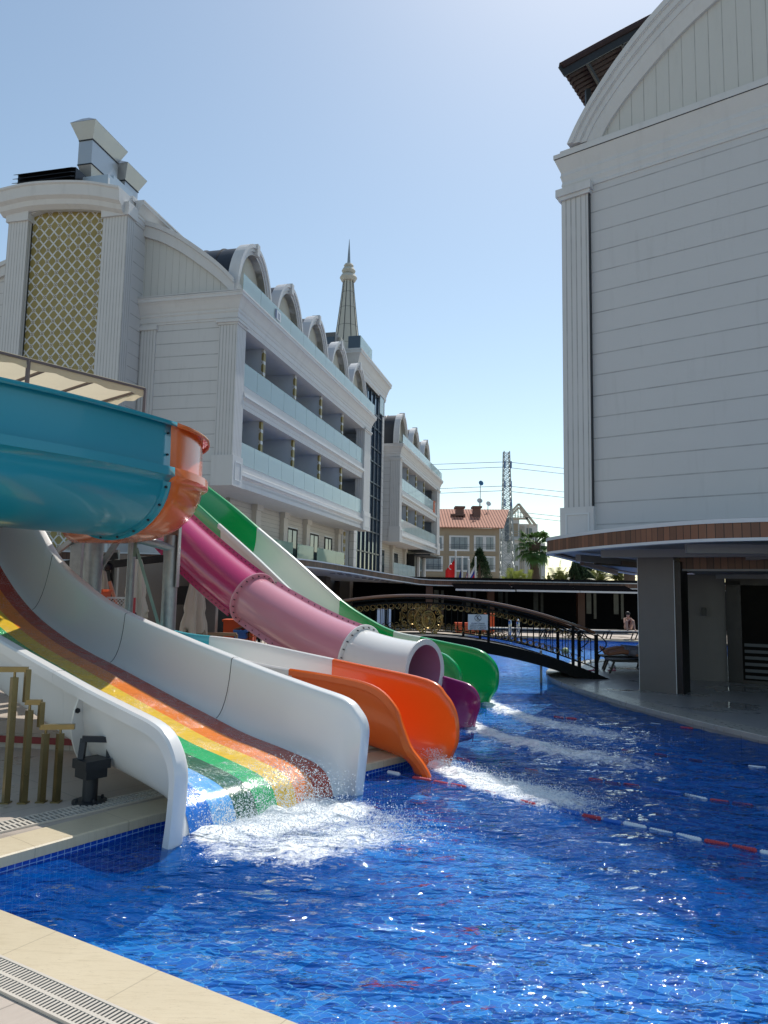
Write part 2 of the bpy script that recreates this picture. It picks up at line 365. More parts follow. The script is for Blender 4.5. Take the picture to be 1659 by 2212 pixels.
def water_mat():
    m, nt, b = newmat('pool_water_surface'); v = vec(nt)
    at = nt.nodes.new('ShaderNodeAttribute'); at.attribute_name = 'foam'; fo = E(nt, at.outputs['Fac'])
    f1 = nz(nt, v, 9, 5, .7, dist=1.0); f2 = nz(nt, v, 42, 4, .7); fn = f1*.62+f2*.38
    fm = ((fn+fo*.62-.80)*4.5).mn(1.0).mx(0.0)*(fo.gt(.01))
    w1 = nz(nt, mapping(nt, v, (.8, 1.9, 1), (0, 0, radians(12))), 1.5, 1, .5, dist=.7); w2 = nz(nt, mapping(nt, v, (.75, 1.7, 1), (0, 0, radians(-14))), 4.6, 1.5, .5, dist=.9)
    w3 = nz(nt, mapping(nt, v, (.8, 1.5, 1)), 19, .5, .5, dist=.6)
    nn = bump(nt, None, w1, 1.0, .20); nn = bump(nt, None, w2, 1.0, .08, nn); nn = bump(nt, None, w3, 1.0, .013, nn)
    L = nt.links
    tr = nt.nodes.new('ShaderNodeBsdfTransparent'); tr.inputs[0].default_value = (.82, .95, 1, 1)
    df = nt.nodes.new('ShaderNodeBsdfDiffuse'); df.inputs[0].default_value = (.002, .13, .56, 1); L.new(nn, df.inputs['Normal'])
    body = nt.nodes.new('ShaderNodeMixShader'); L.new(((fo.mn(1.0)*.3)+.32).s, body.inputs[0]); L.new(tr.outputs[0], body.inputs[1]); L.new(df.outputs[0], body.inputs[2])
    gl = nt.nodes.new('ShaderNodeBsdfGlossy'); gl.inputs['Roughness'].default_value = .035; L.new(nn, gl.inputs['Normal'])
    fr = nt.nodes.new('ShaderNodeFresnel'); fr.inputs[0].default_value = 1.29; L.new(nn, fr.inputs['Normal'])
    srf = nt.nodes.new('ShaderNodeMixShader'); L.new(fr.outputs[0], srf.inputs[0]); L.new(body.outputs[0], srf.inputs[1]); L.new(gl.outputs[0], srf.inputs[2])
    b.inputs['Base Color'].default_value = (.86, .90, .93, 1); b.inputs['Roughness'].default_value = .55; bump(nt, b, fm*.4+f2*fo.mn(1.0)*.5, .7, .02, nn)
    out = nt.nodes.new('ShaderNodeMixShader'); L.new(fm.s, out.inputs[0]); L.new(srf.outputs[0], out.inputs[1]); L.new(b.outputs[0], out.inputs[2]); L.new(out.outputs[0], nt.nodes['Material Output'].inputs[0])
    return m
m_water = water_mat()
def foam_mat():
    m, nt, b = newmat('white_foam'); v = vec(nt); n = nz(nt, v, 30, 4)
    nt.links.new(mixc(nt, n, (.66, .74, .80), (.88, .90, .92)), b.inputs['Base Color']); b.inputs['Roughness'].default_value = .35
    bump(nt, b, n, .8, .01); return m
m_foam = foam_mat()
# ------------------------------------------------------------------ ground, decks, water
def V2(p): return (p[0], p[1])
corner = (-3.0, 5.04)
fore = [(12, -3.8), (-.39, 3.51), (-2.21, 4.58), corner]
left = [corner, (-1.95, 6.51), (.27, 9.04), (.62, 9.75), (.8, 11.5), (.85, 14.5), (.3, 19), (-.6, 26), (-1.2, 31), (-1.4, 38.2)]
farp = [(-1.4, 38.2), (5.05, 36.3), (11.64, 33.9), (30, 27.2)]
island = catmull([(12, 3.2), (8.6, 5.2), (6.9, 7.3), (5.95, 9.3), (5.45, 10.67), (4.99, 12.04), (4.55, 13.7), (4.28, 15.2), (4.08, 17), (4.14, 18.76), (4.75, 20.6), (6.3, 22.9), (9, 24.6), (14, 25.6), (22, 26), (40, 26)], 4)
g = MB(); g.box(-500, 500, -300, 900, -1.6, -1.5); obj('ground', g, plain('earth', (.22, .2, .15), .9), kind='structure')
d = MB(); d.prism(list(reversed(left))[:-1] + list(reversed(fore)) + [(12, -30), (-60, -30), (-60, 90), (-10, 90), (-10, 38.2)], -.6, 0)
obj('pool_deck', d, m_deck, kind='structure')
d = MB(); d.prism([(p[0], p[1]) for p in farp] + [(70, 27), (70, 90), (-9.99, 90), (-9.99, 38.2)], -.6, 0)
obj('far_deck', d, m_deck, kind='structure')
d = MB(); d.prism([(p[0], p[1]) for p in island] + [(60, 26), (60, 3.2)], -.6, 0); obj('island_deck', d, m_deck2, kind='structure')
def coping(path, side, wdt, name='pool_coping', mat=None, z=.006, over=.03):
    c = MB(); c.extr([(-over, -.07), (-over, z-.01), (-over+.012, z), (wdt, z), (wdt, -.07)], path, out=side, uv=True); return obj(name, c, mat or m_trav, kind='structure')
coping([fore[0], fore[1], fore[2], (corner[0]-.0, corner[1])], -1, .31)
coping([corner]+left[1:], -1, .34, z=.010)
coping(farp, -1, .45); coping([(p[0], p[1]) for p in island], 1, .42, mat=plain('grey_coping', (.36, .34, .30), .3, var=.2, scale=5, bmp=.1), z=.008)
d = MB(); d.box(-6, 60, -6, 42, -.52, -.50); obj('pool_basin', d, m_basin, kind='structure')
def wall_tiles(path, side, name):
    c = MB(); c.extr([(-.018, -.6), (-.018, -.065), (.01, -.065), (.01, -.6)], path, out=side, uv=True)
    m = MC.get('pool_wall_tile')
    if not m:
        m, nt, b = newmat('pool_wall_tile'); u = xyz(nt, vec(nt, 'UV')); gg = ((u[0]/.055).fr()-.5).abs().mx(((u[1]/.055).fr()-.5).abs()).gt(.45)
        nt.links.new(mixc(nt, gg, (.003, .06, .42), (.25, .42, .7)), b.inputs['Base Color']); b.inputs['Roughness'].default_value = .15; MC['pool_wall_tile'] = m
    return obj(name, c, m, kind='structure')
wall_tiles([corner]+left[1:], -1, 'pool_wall'); wall_tiles(farp, -1, 'pool_wall')
def strip_grate(p0, p1, off, wdt, label, pitch=.025, sw=.013):
    """overflow grate lying beside the coping: frame, slats, dark channel below"""
    a = Vector((*p0, 0)); b_ = Vector((*p1, 0)); L = (b_-a).length; ang = atan2(b_.y-a.y, b_.x-a.x)
    t = thing('drain_grate', label, 'drain grate', a, ang)
    fr = MB(); fr.box(0, L, off, off+.015, .001, .016); fr.box(0, L, off+wdt-.015, off+wdt, .001, .016); fr.box(0, L, off+wdt/2-.01, off+wdt/2+.01, .001, .0145)
    obj('frame', fr, m_grate, t)
    sl_ = MB(); n = int(L/pitch)
    for k in range(n): sl_.box(k*pitch, k*pitch+sw, off+.015, off+wdt-.015, .003, .013)
    obj('slats', sl_, m_grate, t); ch = MB(); ch.box(0, L, off+.005, off+wdt-.005, .0005, .002); obj('channel', ch, m_slot, t)
strip_grate((-3.2, 5.17), (3.6, 1.17), -.53, .205, 'pale slatted drain grate sunlit along the near pool edge')
strip_grate((-3.35, 4.9), (.5, 9.52), .36, .26, 'slatted drain grate in the shade behind the white slide', .04, .02)

# foam centre lines on the water (surveyed) : (px, py, half width m, strength)
WZ = -.12
streams = []
def stream(pts):
    q = []
    for px, py, hw, st in pts:
        p = at_z(px, py, WZ); q.append((p.x, p.y, hw, st))
    streams.append(q)
stream([(940, 1656, .12, 1.3), (1010, 1680, .24, 1.35), (1090, 1702, .33, 1.25), (1170, 1722, .38, 1.0), (1260, 1745, .42, .62), (1400, 1775, .5, .25)])
stream([(1000, 1558, .2, .9), (1060, 1588, .3, .9), (1150, 1612, .42, .85), (1250, 1634, .55, .8), (1370, 1652, .7, .6), (1480, 1668, .9, .35)])
stream([(1048, 1515, .22, .9), (1110, 1545, .35, .85), (1190, 1566, .5, .8), (1290, 1588, .65, .7), (1420, 1604, .8, .45)])
stream([(420, 1792, .12, 1.0), (480, 1812, .25, 1.25), (560, 1790, .38, 1.3), (640, 1768, .42, 1.3), (720, 1757, .38, 1.15)])
stream([(500, 1840, .3, .7), (640, 1835, .45, .85), (760, 1810, .5, .8), (900, 1810, .5, .5)])
stream([(760, 1760, .3, .7), (840, 1775, .35, .55)])
def foam_at(x, y):
    best = 0
    for q in streams:
        for a, b_ in zip(q[:-1], q[1:]):
            dx = b_[0]-a[0]; dy = b_[1]-a[1]; t = max(0, min(1, ((x-a[0])*dx+(y-a[1])*dy)/(dx*dx+dy*dy)))
            ex = x-a[0]-dx*t; ey = y-a[1]-dy*t; hw = a[2]+(b_[2]-a[2])*t; st = a[3]+(b_[3]-a[3])*t
            d2 = (ex*ex+ey*ey)/(hw*hw)
            if d2 < 6: best = max(best, st*exp(-d2*.75))
    return best
def axis(vals):
    out = []
    for a, b_, st in vals:
        n = max(1, round((b_-a)/st)); out += [a+(b_-a)*i/n for i in range(n)]
    return out+[vals[-1][1]]
xs = axis([(-4.2, -2.6, .1), (-2.6, 4.6, .045), (4.6, 8, .15), (8, 40, 2)]); ys = axis([(-4, 2.4, .3), (2.4, 12.5, .045), (12.5, 17, .09), (17, 26, .3), (26, 40, .8)])
wb = MB(); vs = []; fa = []
for yy in ys:
    for xx in xs:
        f = foam_at(xx, yy) if (-3 < xx < 8 and 4 < yy < 18) else 0
        near = 1 if yy < 13 else max(0, 1-(yy-13)/6)
        z = WZ + near*(.022*noise.noise(Vector((xx*.8, yy*1.4, 3.1))) + .016*noise.noise(Vector((xx*2.4+1, yy*4.0, 9)))+ .006*noise.noise(Vector((xx*7, yy*10, 2))))
        if f > .02:
            z += min(f, 1.3)*(.03+.10*abs(noise.noise(Vector((xx*4.0, yy*4.0, 1.7))))+.02*noise.noise(Vector((xx*9, yy*9, 5)))) - .02*min(1, f)
        vs.append((xx, yy, z)); fa.append(f)
nx = len(xs); wb.add(vs, [(j*nx+i, j*nx+i+1, (j+1)*nx+i+1, (j+1)*nx+i) for j in range(len(ys)-1) for i in range(nx-1)], 0, True)
wo = obj('pool_water', wb, m_water, kind='structure', sharp=180, fix=False)
at_ = wo.data.attributes.new('foam', 'FLOAT', 'POINT'); at_.data.foreach_set('value', fa)
# spray and splash drops above the foam
def drops(spec, name, label, n, seed):
    rnd = random.Random(seed); mb_ = MB()
    for _ in range(n):
        px, py, zmax, spread = rnd.choice(spec); p = at_z(px, py, WZ)
        x = p.x+rnd.gauss(0, spread); y = p.y+rnd.gauss(0, spread); h = WZ+.02+zmax*rnd.random()**2.0
        r = .0022+.0055*rnd.random()**2
        c = Vector((x, y, h)); dirv = Vector((rnd.uniform(-1, 1), rnd.uniform(-1, 1), rnd.uniform(-1, 1))).normalized()*r*rnd.uniform(.6, 1.8); o1 = dirv.orthogonal().normalized()*r*.8; o2 = dirv.cross(o1).normalized()*r*.8
        mb_.add([c+dirv, c-dirv, c+o1, c-o1, c+o2, c-o2], [(0,2,4),(0,4,3),(0,3,5),(0,5,2),(1,4,2),(1,3,4),(1,5,3),(1,2,5)], 0, True)
    return obj(name, mb_, m_foam, label=label, cat='splash', kind='stuff', fix=False)
drops([(470, 1790, .2, .13), (530, 1775, .34, .15), (590, 1762, .42, .16), (640, 1750, .46, .15), (690, 1745, .3, .16), (560, 1805, .16, .25), (660, 1795, .14, .32), (760, 1785, .12, .3), (830, 1790, .06, .3)], 'splash_foam',
      'white foamy splash where the rainbow slide meets the pool', 17000, 3)
drops([(935, 1650, .16, .06), (960, 1662, .12, .09), (1010, 1675, .1, .14), (1080, 1698, .1, .18), (1150, 1715, .08, .2), (1230, 1735, .06, .25)], 'splash_foam',
      'white foamy trail running out from the orange slide', 7000, 5)
drops([(1015, 1560, .12, .1), (1060, 1585, .1, .2), (1150, 1610, .1, .3), (1260, 1630, .08, .4)], 'splash_foam', 'shaded splash trail running out from the purple slide', 1500, 8)
drops([(1060, 1515, .12, .1), (1110, 1540, .1, .2), (1200, 1568, .1, .3), (1300, 1588, .08, .4)], 'splash_foam', 'shaded splash trail running out from the green slide', 1300, 9)
# ------------------------------------------------------------------ water slides
UA = radians(140); UX = Vector((cos(UA), sin(UA), 0)); NN = Vector((.643, .766, 0))      # up the chutes / towards the far side
def curve_s(kn, n=5): return catmull(kn, n)
class Flume:
    """open chute: matched knots of floor edge (s,z), near rim (s,z), far rim (s,z)"""
    def __init__(s, C, kn, wf, wr, lip=.09, drop=.075, n=5, wfl=None):
        s.C = Vector((C[0], C[1], 0)); s.kn = curve_s([tuple(q) for q in kn], n); s.wf = wf; s.wr = wr; s.wff = wfl if wfl else wf; s.lip = lip; s.drop = drop
    def P(s, sz, lat): return s.C + UX*sz[0] + NN*lat + Vector((0, 0, sz[1]))
    def side(s, i, sgn):
        k = s.kn[i]; F = Vector((k[0], k[1])); R = Vector((k[2], k[3]) if sgn < 0 else (k[4], k[5])); out = []
        for t in (0, .08, .17, .28, .42, .58, .75, .9, 1.0):
            h = t**1.45; w0 = s.wf if sgn < 0 else s.wff; lat = w0+(s.wr-w0)*(1-(1-t)**2.4)
            q = F.lerp(R, h); out.append(s.P((q.x, q.y), sgn*lat))
        # rolled rim
        dn = Vector((R.x-F.x, R.y-F.y)); dn = dn.normalized() if dn.length > .05 else Vector((0, 1))
        e = .018
        out.append(s.P((R.x+dn.x*e*.7, R.y+dn.y*e*.7), sgn*(s.wr+e*.5))); out.append(s.P((R.x+dn.x*e, R.y+dn.y*e), sgn*(s.wr+e*1.6)))
        out.append(s.P((R.x+dn.x*e, R.y+dn.y*e), sgn*(s.wr+s.lip-.015))); out.append(s.P((R.x+dn.x*.004, R.y+dn.y*.004), sgn*(s.wr+s.lip)))
        out.append(s.P((R.x-dn.x*s.drop, R.y-dn.y*s.drop), sgn*(s.wr+s.lip)))
        return out
    def section(s, s0, s1, name, mat, parent, floor=True, sides=(-1, 1), label=None, gap=.004):
        """one moulded section between axis positions s0 and s1"""
        rows = []
        idx = list(range(len(s.kn)))
        for i in idx:
            L = s.side(i, -1); R = s.side(i, 1)
            rows.append((list(reversed(L)), R))
        mb_ = MB()
        def cut(line, a, b_):
            # line: list over i of points along one longitudinal; clip to axis range
            return line
        def longi(col):      # resample each longitudinal so that it starts at s0 and ends at s1
            pts = [c_ for c_ in col]; ss = [(p-s.C).dot(UX) for p in pts]; out = []
            lo = s0; hi = s1
            mono = [0]
            # keep points with s within range; end zone (s<.6) keeps all when s0<=0
            res = []
            for k in range(len(pts)):
                if k and ss[k-1] < lo <= ss[k] and lo > .3: res.append(pts[k-1].lerp(pts[k], (lo-ss[k-1])/(ss[k]-ss[k-1])))
                if (ss[k] >= lo or lo <= .3) and ss[k] <= hi: res.append(pts[k])
                if k < len(pts)-1 and ss[k] <= hi < ss[k+1]: res.append(pts[k].lerp(pts[k+1], (hi-ss[k])/(ss[k+1]-ss[k])))
            return res
        def resamp(res, n):
            d = [0]
            for a, b_ in zip(res[:-1], res[1:]): d.append(d[-1]+(b_-a).length)
            out = []; j = 0
            for k in range(n):
                t = d[-1]*k/(n-1)
                while j < len(d)-2 and d[j+1] < t: j += 1
                out.append(res[j].lerp(res[j+1], min(1, max(0, (t-d[j])/max(1e-6, d[j+1]-d[j])))))
            return out
        whole = (s0 <= .3)
        groups = []
        nL = len(rows[0][0])
        if floor: groups.append([('L', j) for j in range(nL)] + [('R', j) for j in range(nL)])
        else:
            if -1 in sides: groups.append([('L', j) for j in range(nL)])
            if 1 in sides: groups.append([('R', j) for j in range(nL)])
        for gk in groups:
            cols = []
            for sd_, j in gk:
                col = [r[0 if sd_ == 'L' else 1][j] for r in rows]; cl = longi(col)
                cols.append(cl)
            m_ = max(len(c) for c in cols)
            if not whole or any(len(c) != m_ for c in cols): 
                if whole:
                    # keep index alignment in the curled end, resample the remainder
                    kn = min(len(c) for c in cols)
                    cols = [c[:kn-1]+[c[-1]] for c in cols]
                else: cols = [resamp(c, max(4, m_)) for c in cols]
            n0 = len(cols[0]); vs_ = [p for c in cols for p in c]
            mb_.add(vs_, [(a*n0+i, (a+1)*n0+i, (a+1)*n0+i+1, a*n0+i+1) for a in range(len(cols)-1) for i in range(n0-1)], 0, True)
        o = obj(name, mb_, mat, parent, world=True, sharp=50, label=label)
        so_ = o.modifiers.new('thickness', 'SOLIDIFY'); so_.thickness = .018; so_.offset = 0; es = o.modifiers.new('crisp', 'EDGE_SPLIT'); es.split_angle = radians(38)
        return o
    def floor_at(s, sv):
        for a, b_ in zip(s.kn[:-1], s.kn[1:]):
            if a[0] <= sv <= b_[0]:
                t = (sv-a[0])/max(1e-6, b_[0]-a[0]); return a[1]+(b_[1]-a[1])*t
        return s.kn[-1][1]
# floor(s,z), near rim, far rim
RB = Flume((-.92, 6.94), [(.08,-.3, .0,-.3, .0,-.3), (.12,-.12, -.035,-.02, -.03,-.02), (.19,.04, -.06,.28, -.07,.3), (.28,.11, -.05,.5, -.08,.55), (.4,.155, .07,.68, .02,.69),
    (.6,.19, .27,.78, .2,.79), (.95,.235, .72,.855, .72,.87), (1.5,.30, 1.4,.96, 1.4,.975), (2.2,.43, 2.15,1.095, 2.15,1.11), (3.0,.585, 3.0,1.25, 3.0,1.265), (4.27,.84, 4.2,1.49, 4.2,1.50),
    (5.0,.98, 4.95,1.69, 4.95,1.69), (5.8,1.17, 5.7,1.97, 5.7,1.96), (6.7,1.46, 6.5,2.32, 6.5,2.32), (7.6,1.9, 7.2,2.83, 7.2,2.83), (8.7,2.65, 8.3,3.75, 8.3,3.75), (10.0,3.75, 9.5,4.8, 9.5,4.8)], .88, 1.03, lip=.115, drop=.09)
rb = thing('rainbow_slide', 'wide white slide with rainbow striped floor nearest the camera', 'water slide', (-.92, 6.94, 0))
for a, b_ in ((-.2, 2.0), (2.004, 4.45), (4.454, 6.9), (6.904, 9.7)):
    RB.section(a, b_, 'chute_section', g_white, rb)
# the seven stripes
LF = RB.kn
wS = 1.70/7
def along(fl, i, lat, dz): k = fl.kn[i]; return fl.C + UX*k[0] + NN*lat + Vector((0, 0, k[1]+dz))
names = ['blue', 'light blue', 'dark green', 'green', 'yellow', 'orange', 'dark red']
for q in range(7):
    mb_ = MB(); rows = []; n = 5
    for i in range(len(LF)):
        rows.append([])
        a = LF[max(i-1, 0)]; b_ = LF[min(i+1, len(LF)-1)]; nv = Vector((-(b_[1]-a[1]), b_[0]-a[0])).normalized()*.014
        for j in range(n):
            lat = -.85+wS*(q+j/(n-1)); p = RB.C + UX*(LF[i][0]+nv.x) + NN*lat + Vector((0, 0, LF[i][1]+nv.y)); rows[-1].append(p)
    # subdivide along for detail
    mb_.loft(rows, 0, closed=False, caps=False); obj('floor_stripe', mb_, m_stripes[q], rb, world=True, label=names[q]+' stripe of the slide floor', fix=False)
def sheet_mat():
    m, nt, b = newmat('falling_water'); v = vec(nt); u = xyz(nt, vec(nt, 'UV')); n = nz(nt, comb(nt, u[1]*38, u[0]*5), 1.0, 4, .65); n2 = nz(nt, v, 45, 3)
    b.inputs['Base Color'].default_value = (.85, .92, .97, 1); b.inputs['Roughness'].default_value = .12; bump(nt, b, n+n2*.3, .8, .01)
    t = nt.nodes.new('ShaderNodeBsdfTransparent'); mx = nt.nodes.new('ShaderNodeMixShader'); f = ((n-.56)*4.0+(n2-.5)*1.2).mn(.45).mx(.02)
    nt.links.new(f.s, mx.inputs[0]); nt.links.new(t.outputs[0], mx.inputs[1]); nt.links.new(b.outputs[0], mx.inputs[2]); nt.links.new(mx.outputs[0], nt.nodes['Material Output'].inputs[0]); return m
m_sheet = sheet_mat()
def water_sheet(fl, l0, l1, smax, label, lift=.03, reach=.10):
    mb_ = MB(); rows = []
    for k_ in fl.kn:
        if k_[0] > smax: break
        rows.append([fl.C+UX*(k_[0]-reach*max(0, 1-(k_[0]+.05)/.5))+NN*(l0+(l1-l0)*j/24)+Vector((0, 0, max(k_[1], WZ-.05)+lift+.012*noise.noise(Vector((k_[0]*6, j*.7, 2))))) for j in range(25)])
    mb_.loft(rows, 0, False, False, True, uv=True); o = obj('water_sheet', mb_, m_sheet, fix=False, label=label, cat='running water', kind='stuff'); o.visible_shadow = True; return o
water_sheet(RB, -.82, .55, .8, 'thin sheet of running water pouring over the end of the rainbow slide')
# bolted joint fin round the outside of the near wall, and the fine seams inside
def near_side(fl, sv, sg):
    k = min(range(len(fl.kn)), key=lambda i: abs(fl.kn[i][0]-sv)+(10 if fl.kn[i][0] < .3 and sv > .5 else 0)); return k, fl.side(k, sg)[:9]
def joint(fl, sv, parent, mat, sg=-1, w_=.125):
    k, P_ = near_side(fl, sv, sg); base = fl.P((fl.kn[k][0], fl.kn[k][1]), sg*fl.wf*.4)-Vector((0,0,.012)); line = [base]+P_[:8]; c0 = P_[8]-NN*sg*.6
    # keep the fin in one plane across the chute
    s_ref = (P_[0]-fl.C).dot(UX); line = [p+UX*(s_ref-(p-fl.C).dot(UX)) for p in line]; rings = []; outs = []
    for i, p in enumerate(line):
        a = line[max(0, i-1)]; c = line[min(len(line)-1, i+1)]; t_ = (c-a).normalized(); o_ = t_.cross(UX).normalized()
        if o_.dot(p-c0) < 0: o_ = -o_
        wi = w_*(1 if i < len(line)-2 else (.7 if i == len(line)-2 else .3)); outs.append(o_); rings.append([p-UX*.014, p+o_*wi-UX*.014, p+o_*wi+UX*.014, p+UX*.014])
    mb_ = MB(); mb_.loft(rings, 0, True, True, True); obj('joint_flange', mb_, mat, parent, world=True)
    for i in (2, 4, 7):
        c = line[i]+outs[i]*w_*.5; mb_ = MB(); mb_.tube([c-UX*.04, c+UX*.03], .017, 8); mb_.tube([c-UX*.03, c-UX*.018], .026, 6); obj('bolt', mb_, m_darkmetal, parent, world=True)
joint(RB, 1.6, rb, g_white); joint(RB, 4.3, rb, g_white)
m_seam = plain('dark_seam', (.10, .10, .10), .7)  # dark grey line of the joints
for sv in (2.0, 4.45, 6.9):
    for sg in (1, -1):
        k, _ = near_side(RB, sv, sg); mb_ = MB(); pts = [p-NN*sg*.011+Vector((0,0,.006)) for p in RB.side(k, sg)[:12]]; mb_.tube(pts, .0045, 5); obj('seam', mb_, m_seam, rb, world=True)
# support column under it
sp = at_z(193, 1733, 0)
t = thing('support_column', 'dark steel support column under the near wall of the rainbow slide', 'support column', sp)
mb_ = MB(); mb_.lathe([(.15, 0), (.15, .02), (.065, .021), (.065, .25), (.0, .25)], (0,0,0), 20); obj('column', mb_, m_darkmetal, t)
mb_ = MB(); mb_.box(-.1, .1, -.1, .1, .22, .30); mb_.box(-.12, .12, -.12, .12, .30, .38)
M_ = Matrix.Rotation(radians(50), 4, 'Z'); mb_.v = [M_ @ p for p in mb_.v]
obj('head_plate', mb_, m_darkmetal, t)
mb_ = MB(); mb_.bar((-.09, -.02, .37), (-.09, .02, .55), .05); mb_.bar((.12, .1, .37), (.12, .12, .53), .05); mb_.bar((-.10, 0, .55), (.13, .1, .53), .05); obj('bracket', mb_, m_darkmetal, t)
mb_ = MB()
for a in range(4): mb_.tube([(.115*cos(a*pi/2+.7), .115*sin(a*pi/2+.7), .02), (.115*cos(a*pi/2+.7), .115*sin(a*pi/2+.7), .05)], .013, 6)
obj('bolts', mb_, m_darkmetal, t)

OR = Flume((.57, 8.97), [(-.03,-.3, -.30,-.3, .03,-.3), (.03,-.14, -.32,-.12, -.04,-.06), (.08,-.06, -.22,.02, -.12,.12), (.16,-.02, -.05,.17, -.13,.32), (.3,.0, .08,.40, -.08,.50), (.5,.03, .2,.61, .05,.66),
    (.9,.07, .55,.80, .34,.82), (1.6,.13, 1.3,.86, 1.5,.92), (2.6,.25, 2.6,.9, 2.6,1.01), (4,.4, 4,1.05, 4,1.12), (5.8,.47, 5.8,1.16, 5.8,1.18), (7.5,.8, 7.5,1.5, 7.5,1.5)], .17, .38, lip=.06, drop=.06)
t_or = thing('orange_slide', 'slide with an orange mouth and white and aqua upper sections', 'water slide', (.7, 9.08, 0))
OR.section(-.2, 1.95, 'orange_section', g_orange, t_or); OR.section(1.954, 4.75, 'white_section', g_white, t_or); OR.section(4.754, 7.4, 'aqua_section', g_aqua, t_or)
water_sheet(OR, -.30, .30, .7, 'white water pouring out of the orange slide mouth', .03, .12)
PU = Flume((1.10, 11.37), [(-.03,-.3, 0,-.3, 0,-.3), (.03,-.14, -.06,0, -.06,0), (.08,-.06, -.12,.17, -.12,.17), (.15,0, -.11,.34, -.11,.34), (.3,.04, .04,.49, .04,.49), (.55,.08, .4,.56, .4,.56), (1.3,.22, 1.3,.70, 1.3,.70), (2.0,.35, 2.0,.85, 2.0,.85)], .17, .47, lip=.05, drop=.05)
t_tb = thing('tube_slide', 'closed tube slide in magenta, pink and white with a purple mouth', 'tube slide', (1.1, 11.37, 0))
PU.section(-.2, .62, 'purple_section', g_purple, t_tb)
# closed tube
TC = Vector((1.10, 11.37, 0))
ax = catmull([(.5, .70), (1.2, .745), (1.9, .86), (2.7, 1.05), (3.6, 1.34), (4.7, 1.76), (5.5, 2.13), (6.3, 2.55), (7.1, 3.0), (8.0, 3.55), (9.0, 4.2)], 6)
def tube_part(s0, s1, r, name, mat, inner=None, lab=None):
    pts = [q for q in ax if s0-.001 <= q[0] <= s1+.001]
    def ip(sv):
        for a, b_ in zip(ax[:-1], ax[1:]):
            if a[0] <= sv <= b_[0]: t = (sv-a[0])/(b_[0]-a[0]); return (sv, a[1]+(b_[1]-a[1])*t)
    pts = [ip(s0)]+[q for q in pts if s0+.03 < q[0] < s1-.03]+[ip(s1)]
    def rings(rr, n=40):
        out = []
        for i, q in enumerate(pts):
            a = pts[max(i-1, 0)]; b_ = pts[min(i+1, len(pts)-1)]; d_ = Vector((b_[0]-a[0], b_[1]-a[1])).normalized(); nv = UX*(-d_.y)+Vector((0,0,d_.x))
            c = TC+UX*q[0]+Vector((0,0,q[1])); out.append([c+NN*rr*cos(2*pi*k/n)+nv*rr*sin(2*pi*k/n) for k in range(n)])
        return out
    mb_ = MB(); o_ = rings(r); i_ = rings(r-.03); mb_.loft(o_, 0, True, False); mb_.loft(i_, 1 if inner else 0, True, False)
    for e in (0, -1): mb_.loft([o_[e], i_[e]], 0, True, False)
    obj(name, mb_, [mat, inner] if inner else mat, t_tb, world=True, label=lab); return pts, rings
def ring_at(sv, r0, r1, th, name, mat, nb=22, half=False):
    i = min(range(len(ax)), key=lambda k: abs(ax[k][0]-sv)); a = ax[max(i-1, 0)]; b_ = ax[min(i+1, len(ax)-1)]; d_ = Vector((b_[0]-a[0], b_[1]-a[1])).normalized()
    T = UX*d_.x+Vector((0,0,d_.y)); nv = UX*(-d_.y)+Vector((0,0,d_.x)); z = a[1]+(b_[1]-a[1])*((sv-a[0])/(b_[0]-a[0])); c = TC+UX*sv+Vector((0,0,z)); n = 48
    def cr(r, o): return [c+T*o+NN*r*cos(2*pi*k/n)+nv*r*sin(2*pi*k/n) for k in range(n)]
    R_ = [cr(r0, -th), cr(r1-.01, -th), cr(r1, -th+.01), cr(r1, th-.01), cr(r1-.01, th), cr(r0, th)]
    mb_ = MB(); mb_.loft([[R_[j][k] for j in range(6)] for k in range(n)]+[[R_[j][0] for j in range(6)]], 0, True, False); fl = obj(name, mb_, mat, t_tb, world=True)
    mb_ = MB()
    for k in range(nb):
        an = 2*pi*k/nb; p = c+NN*(r0+r1)/2*cos(an)+nv*(r0+r1)/2*sin(an); mb_.tube([p-T*(th+.03), p+T*(th+.03)], .011, 6)
    obj('bolts', mb_, m_darkmetal, fl, world=True) if False else obj('bolts', mb_, m_darkmetal, t_tb, world=True)
tube_part(.55, 1.88, .45, 'white_tube', g_white, g_in); tube_part(1.9, 4.68, .45, 'pink_tube', g_pink); tube_part(4.7, 8.9, .45, 'magenta_tube', g_mag)
ring_at(1.9, .44, .535, .016, 'joint_ring', g_white); ring_at(4.68, .44, .54, .02, 'joint_ring', g_pink)
def mouth():
    c = TC+UX*.55+Vector((0,0,.703)); nv = Vector((0,0,1)); n = 48
    def cr(r, o): return [c+UX*o+NN*r*cos(2*pi*k/n)+nv*r*sin(2*pi*k/n) for k in range(n)]
    R_ = [cr(.42, 0), cr(.43, -.012), cr(.505, -.012), cr(.51, 0), cr(.505, .012), cr(.43, .02)]
    mb_ = MB(); mb_.loft([[R_[j][k] for j in range(6)] for k in range(n)]+[[R_[j][0] for j in range(6)]], 0, True, False); obj('mouth_rim', mb_, g_white, t_tb, world=True)
mouth()
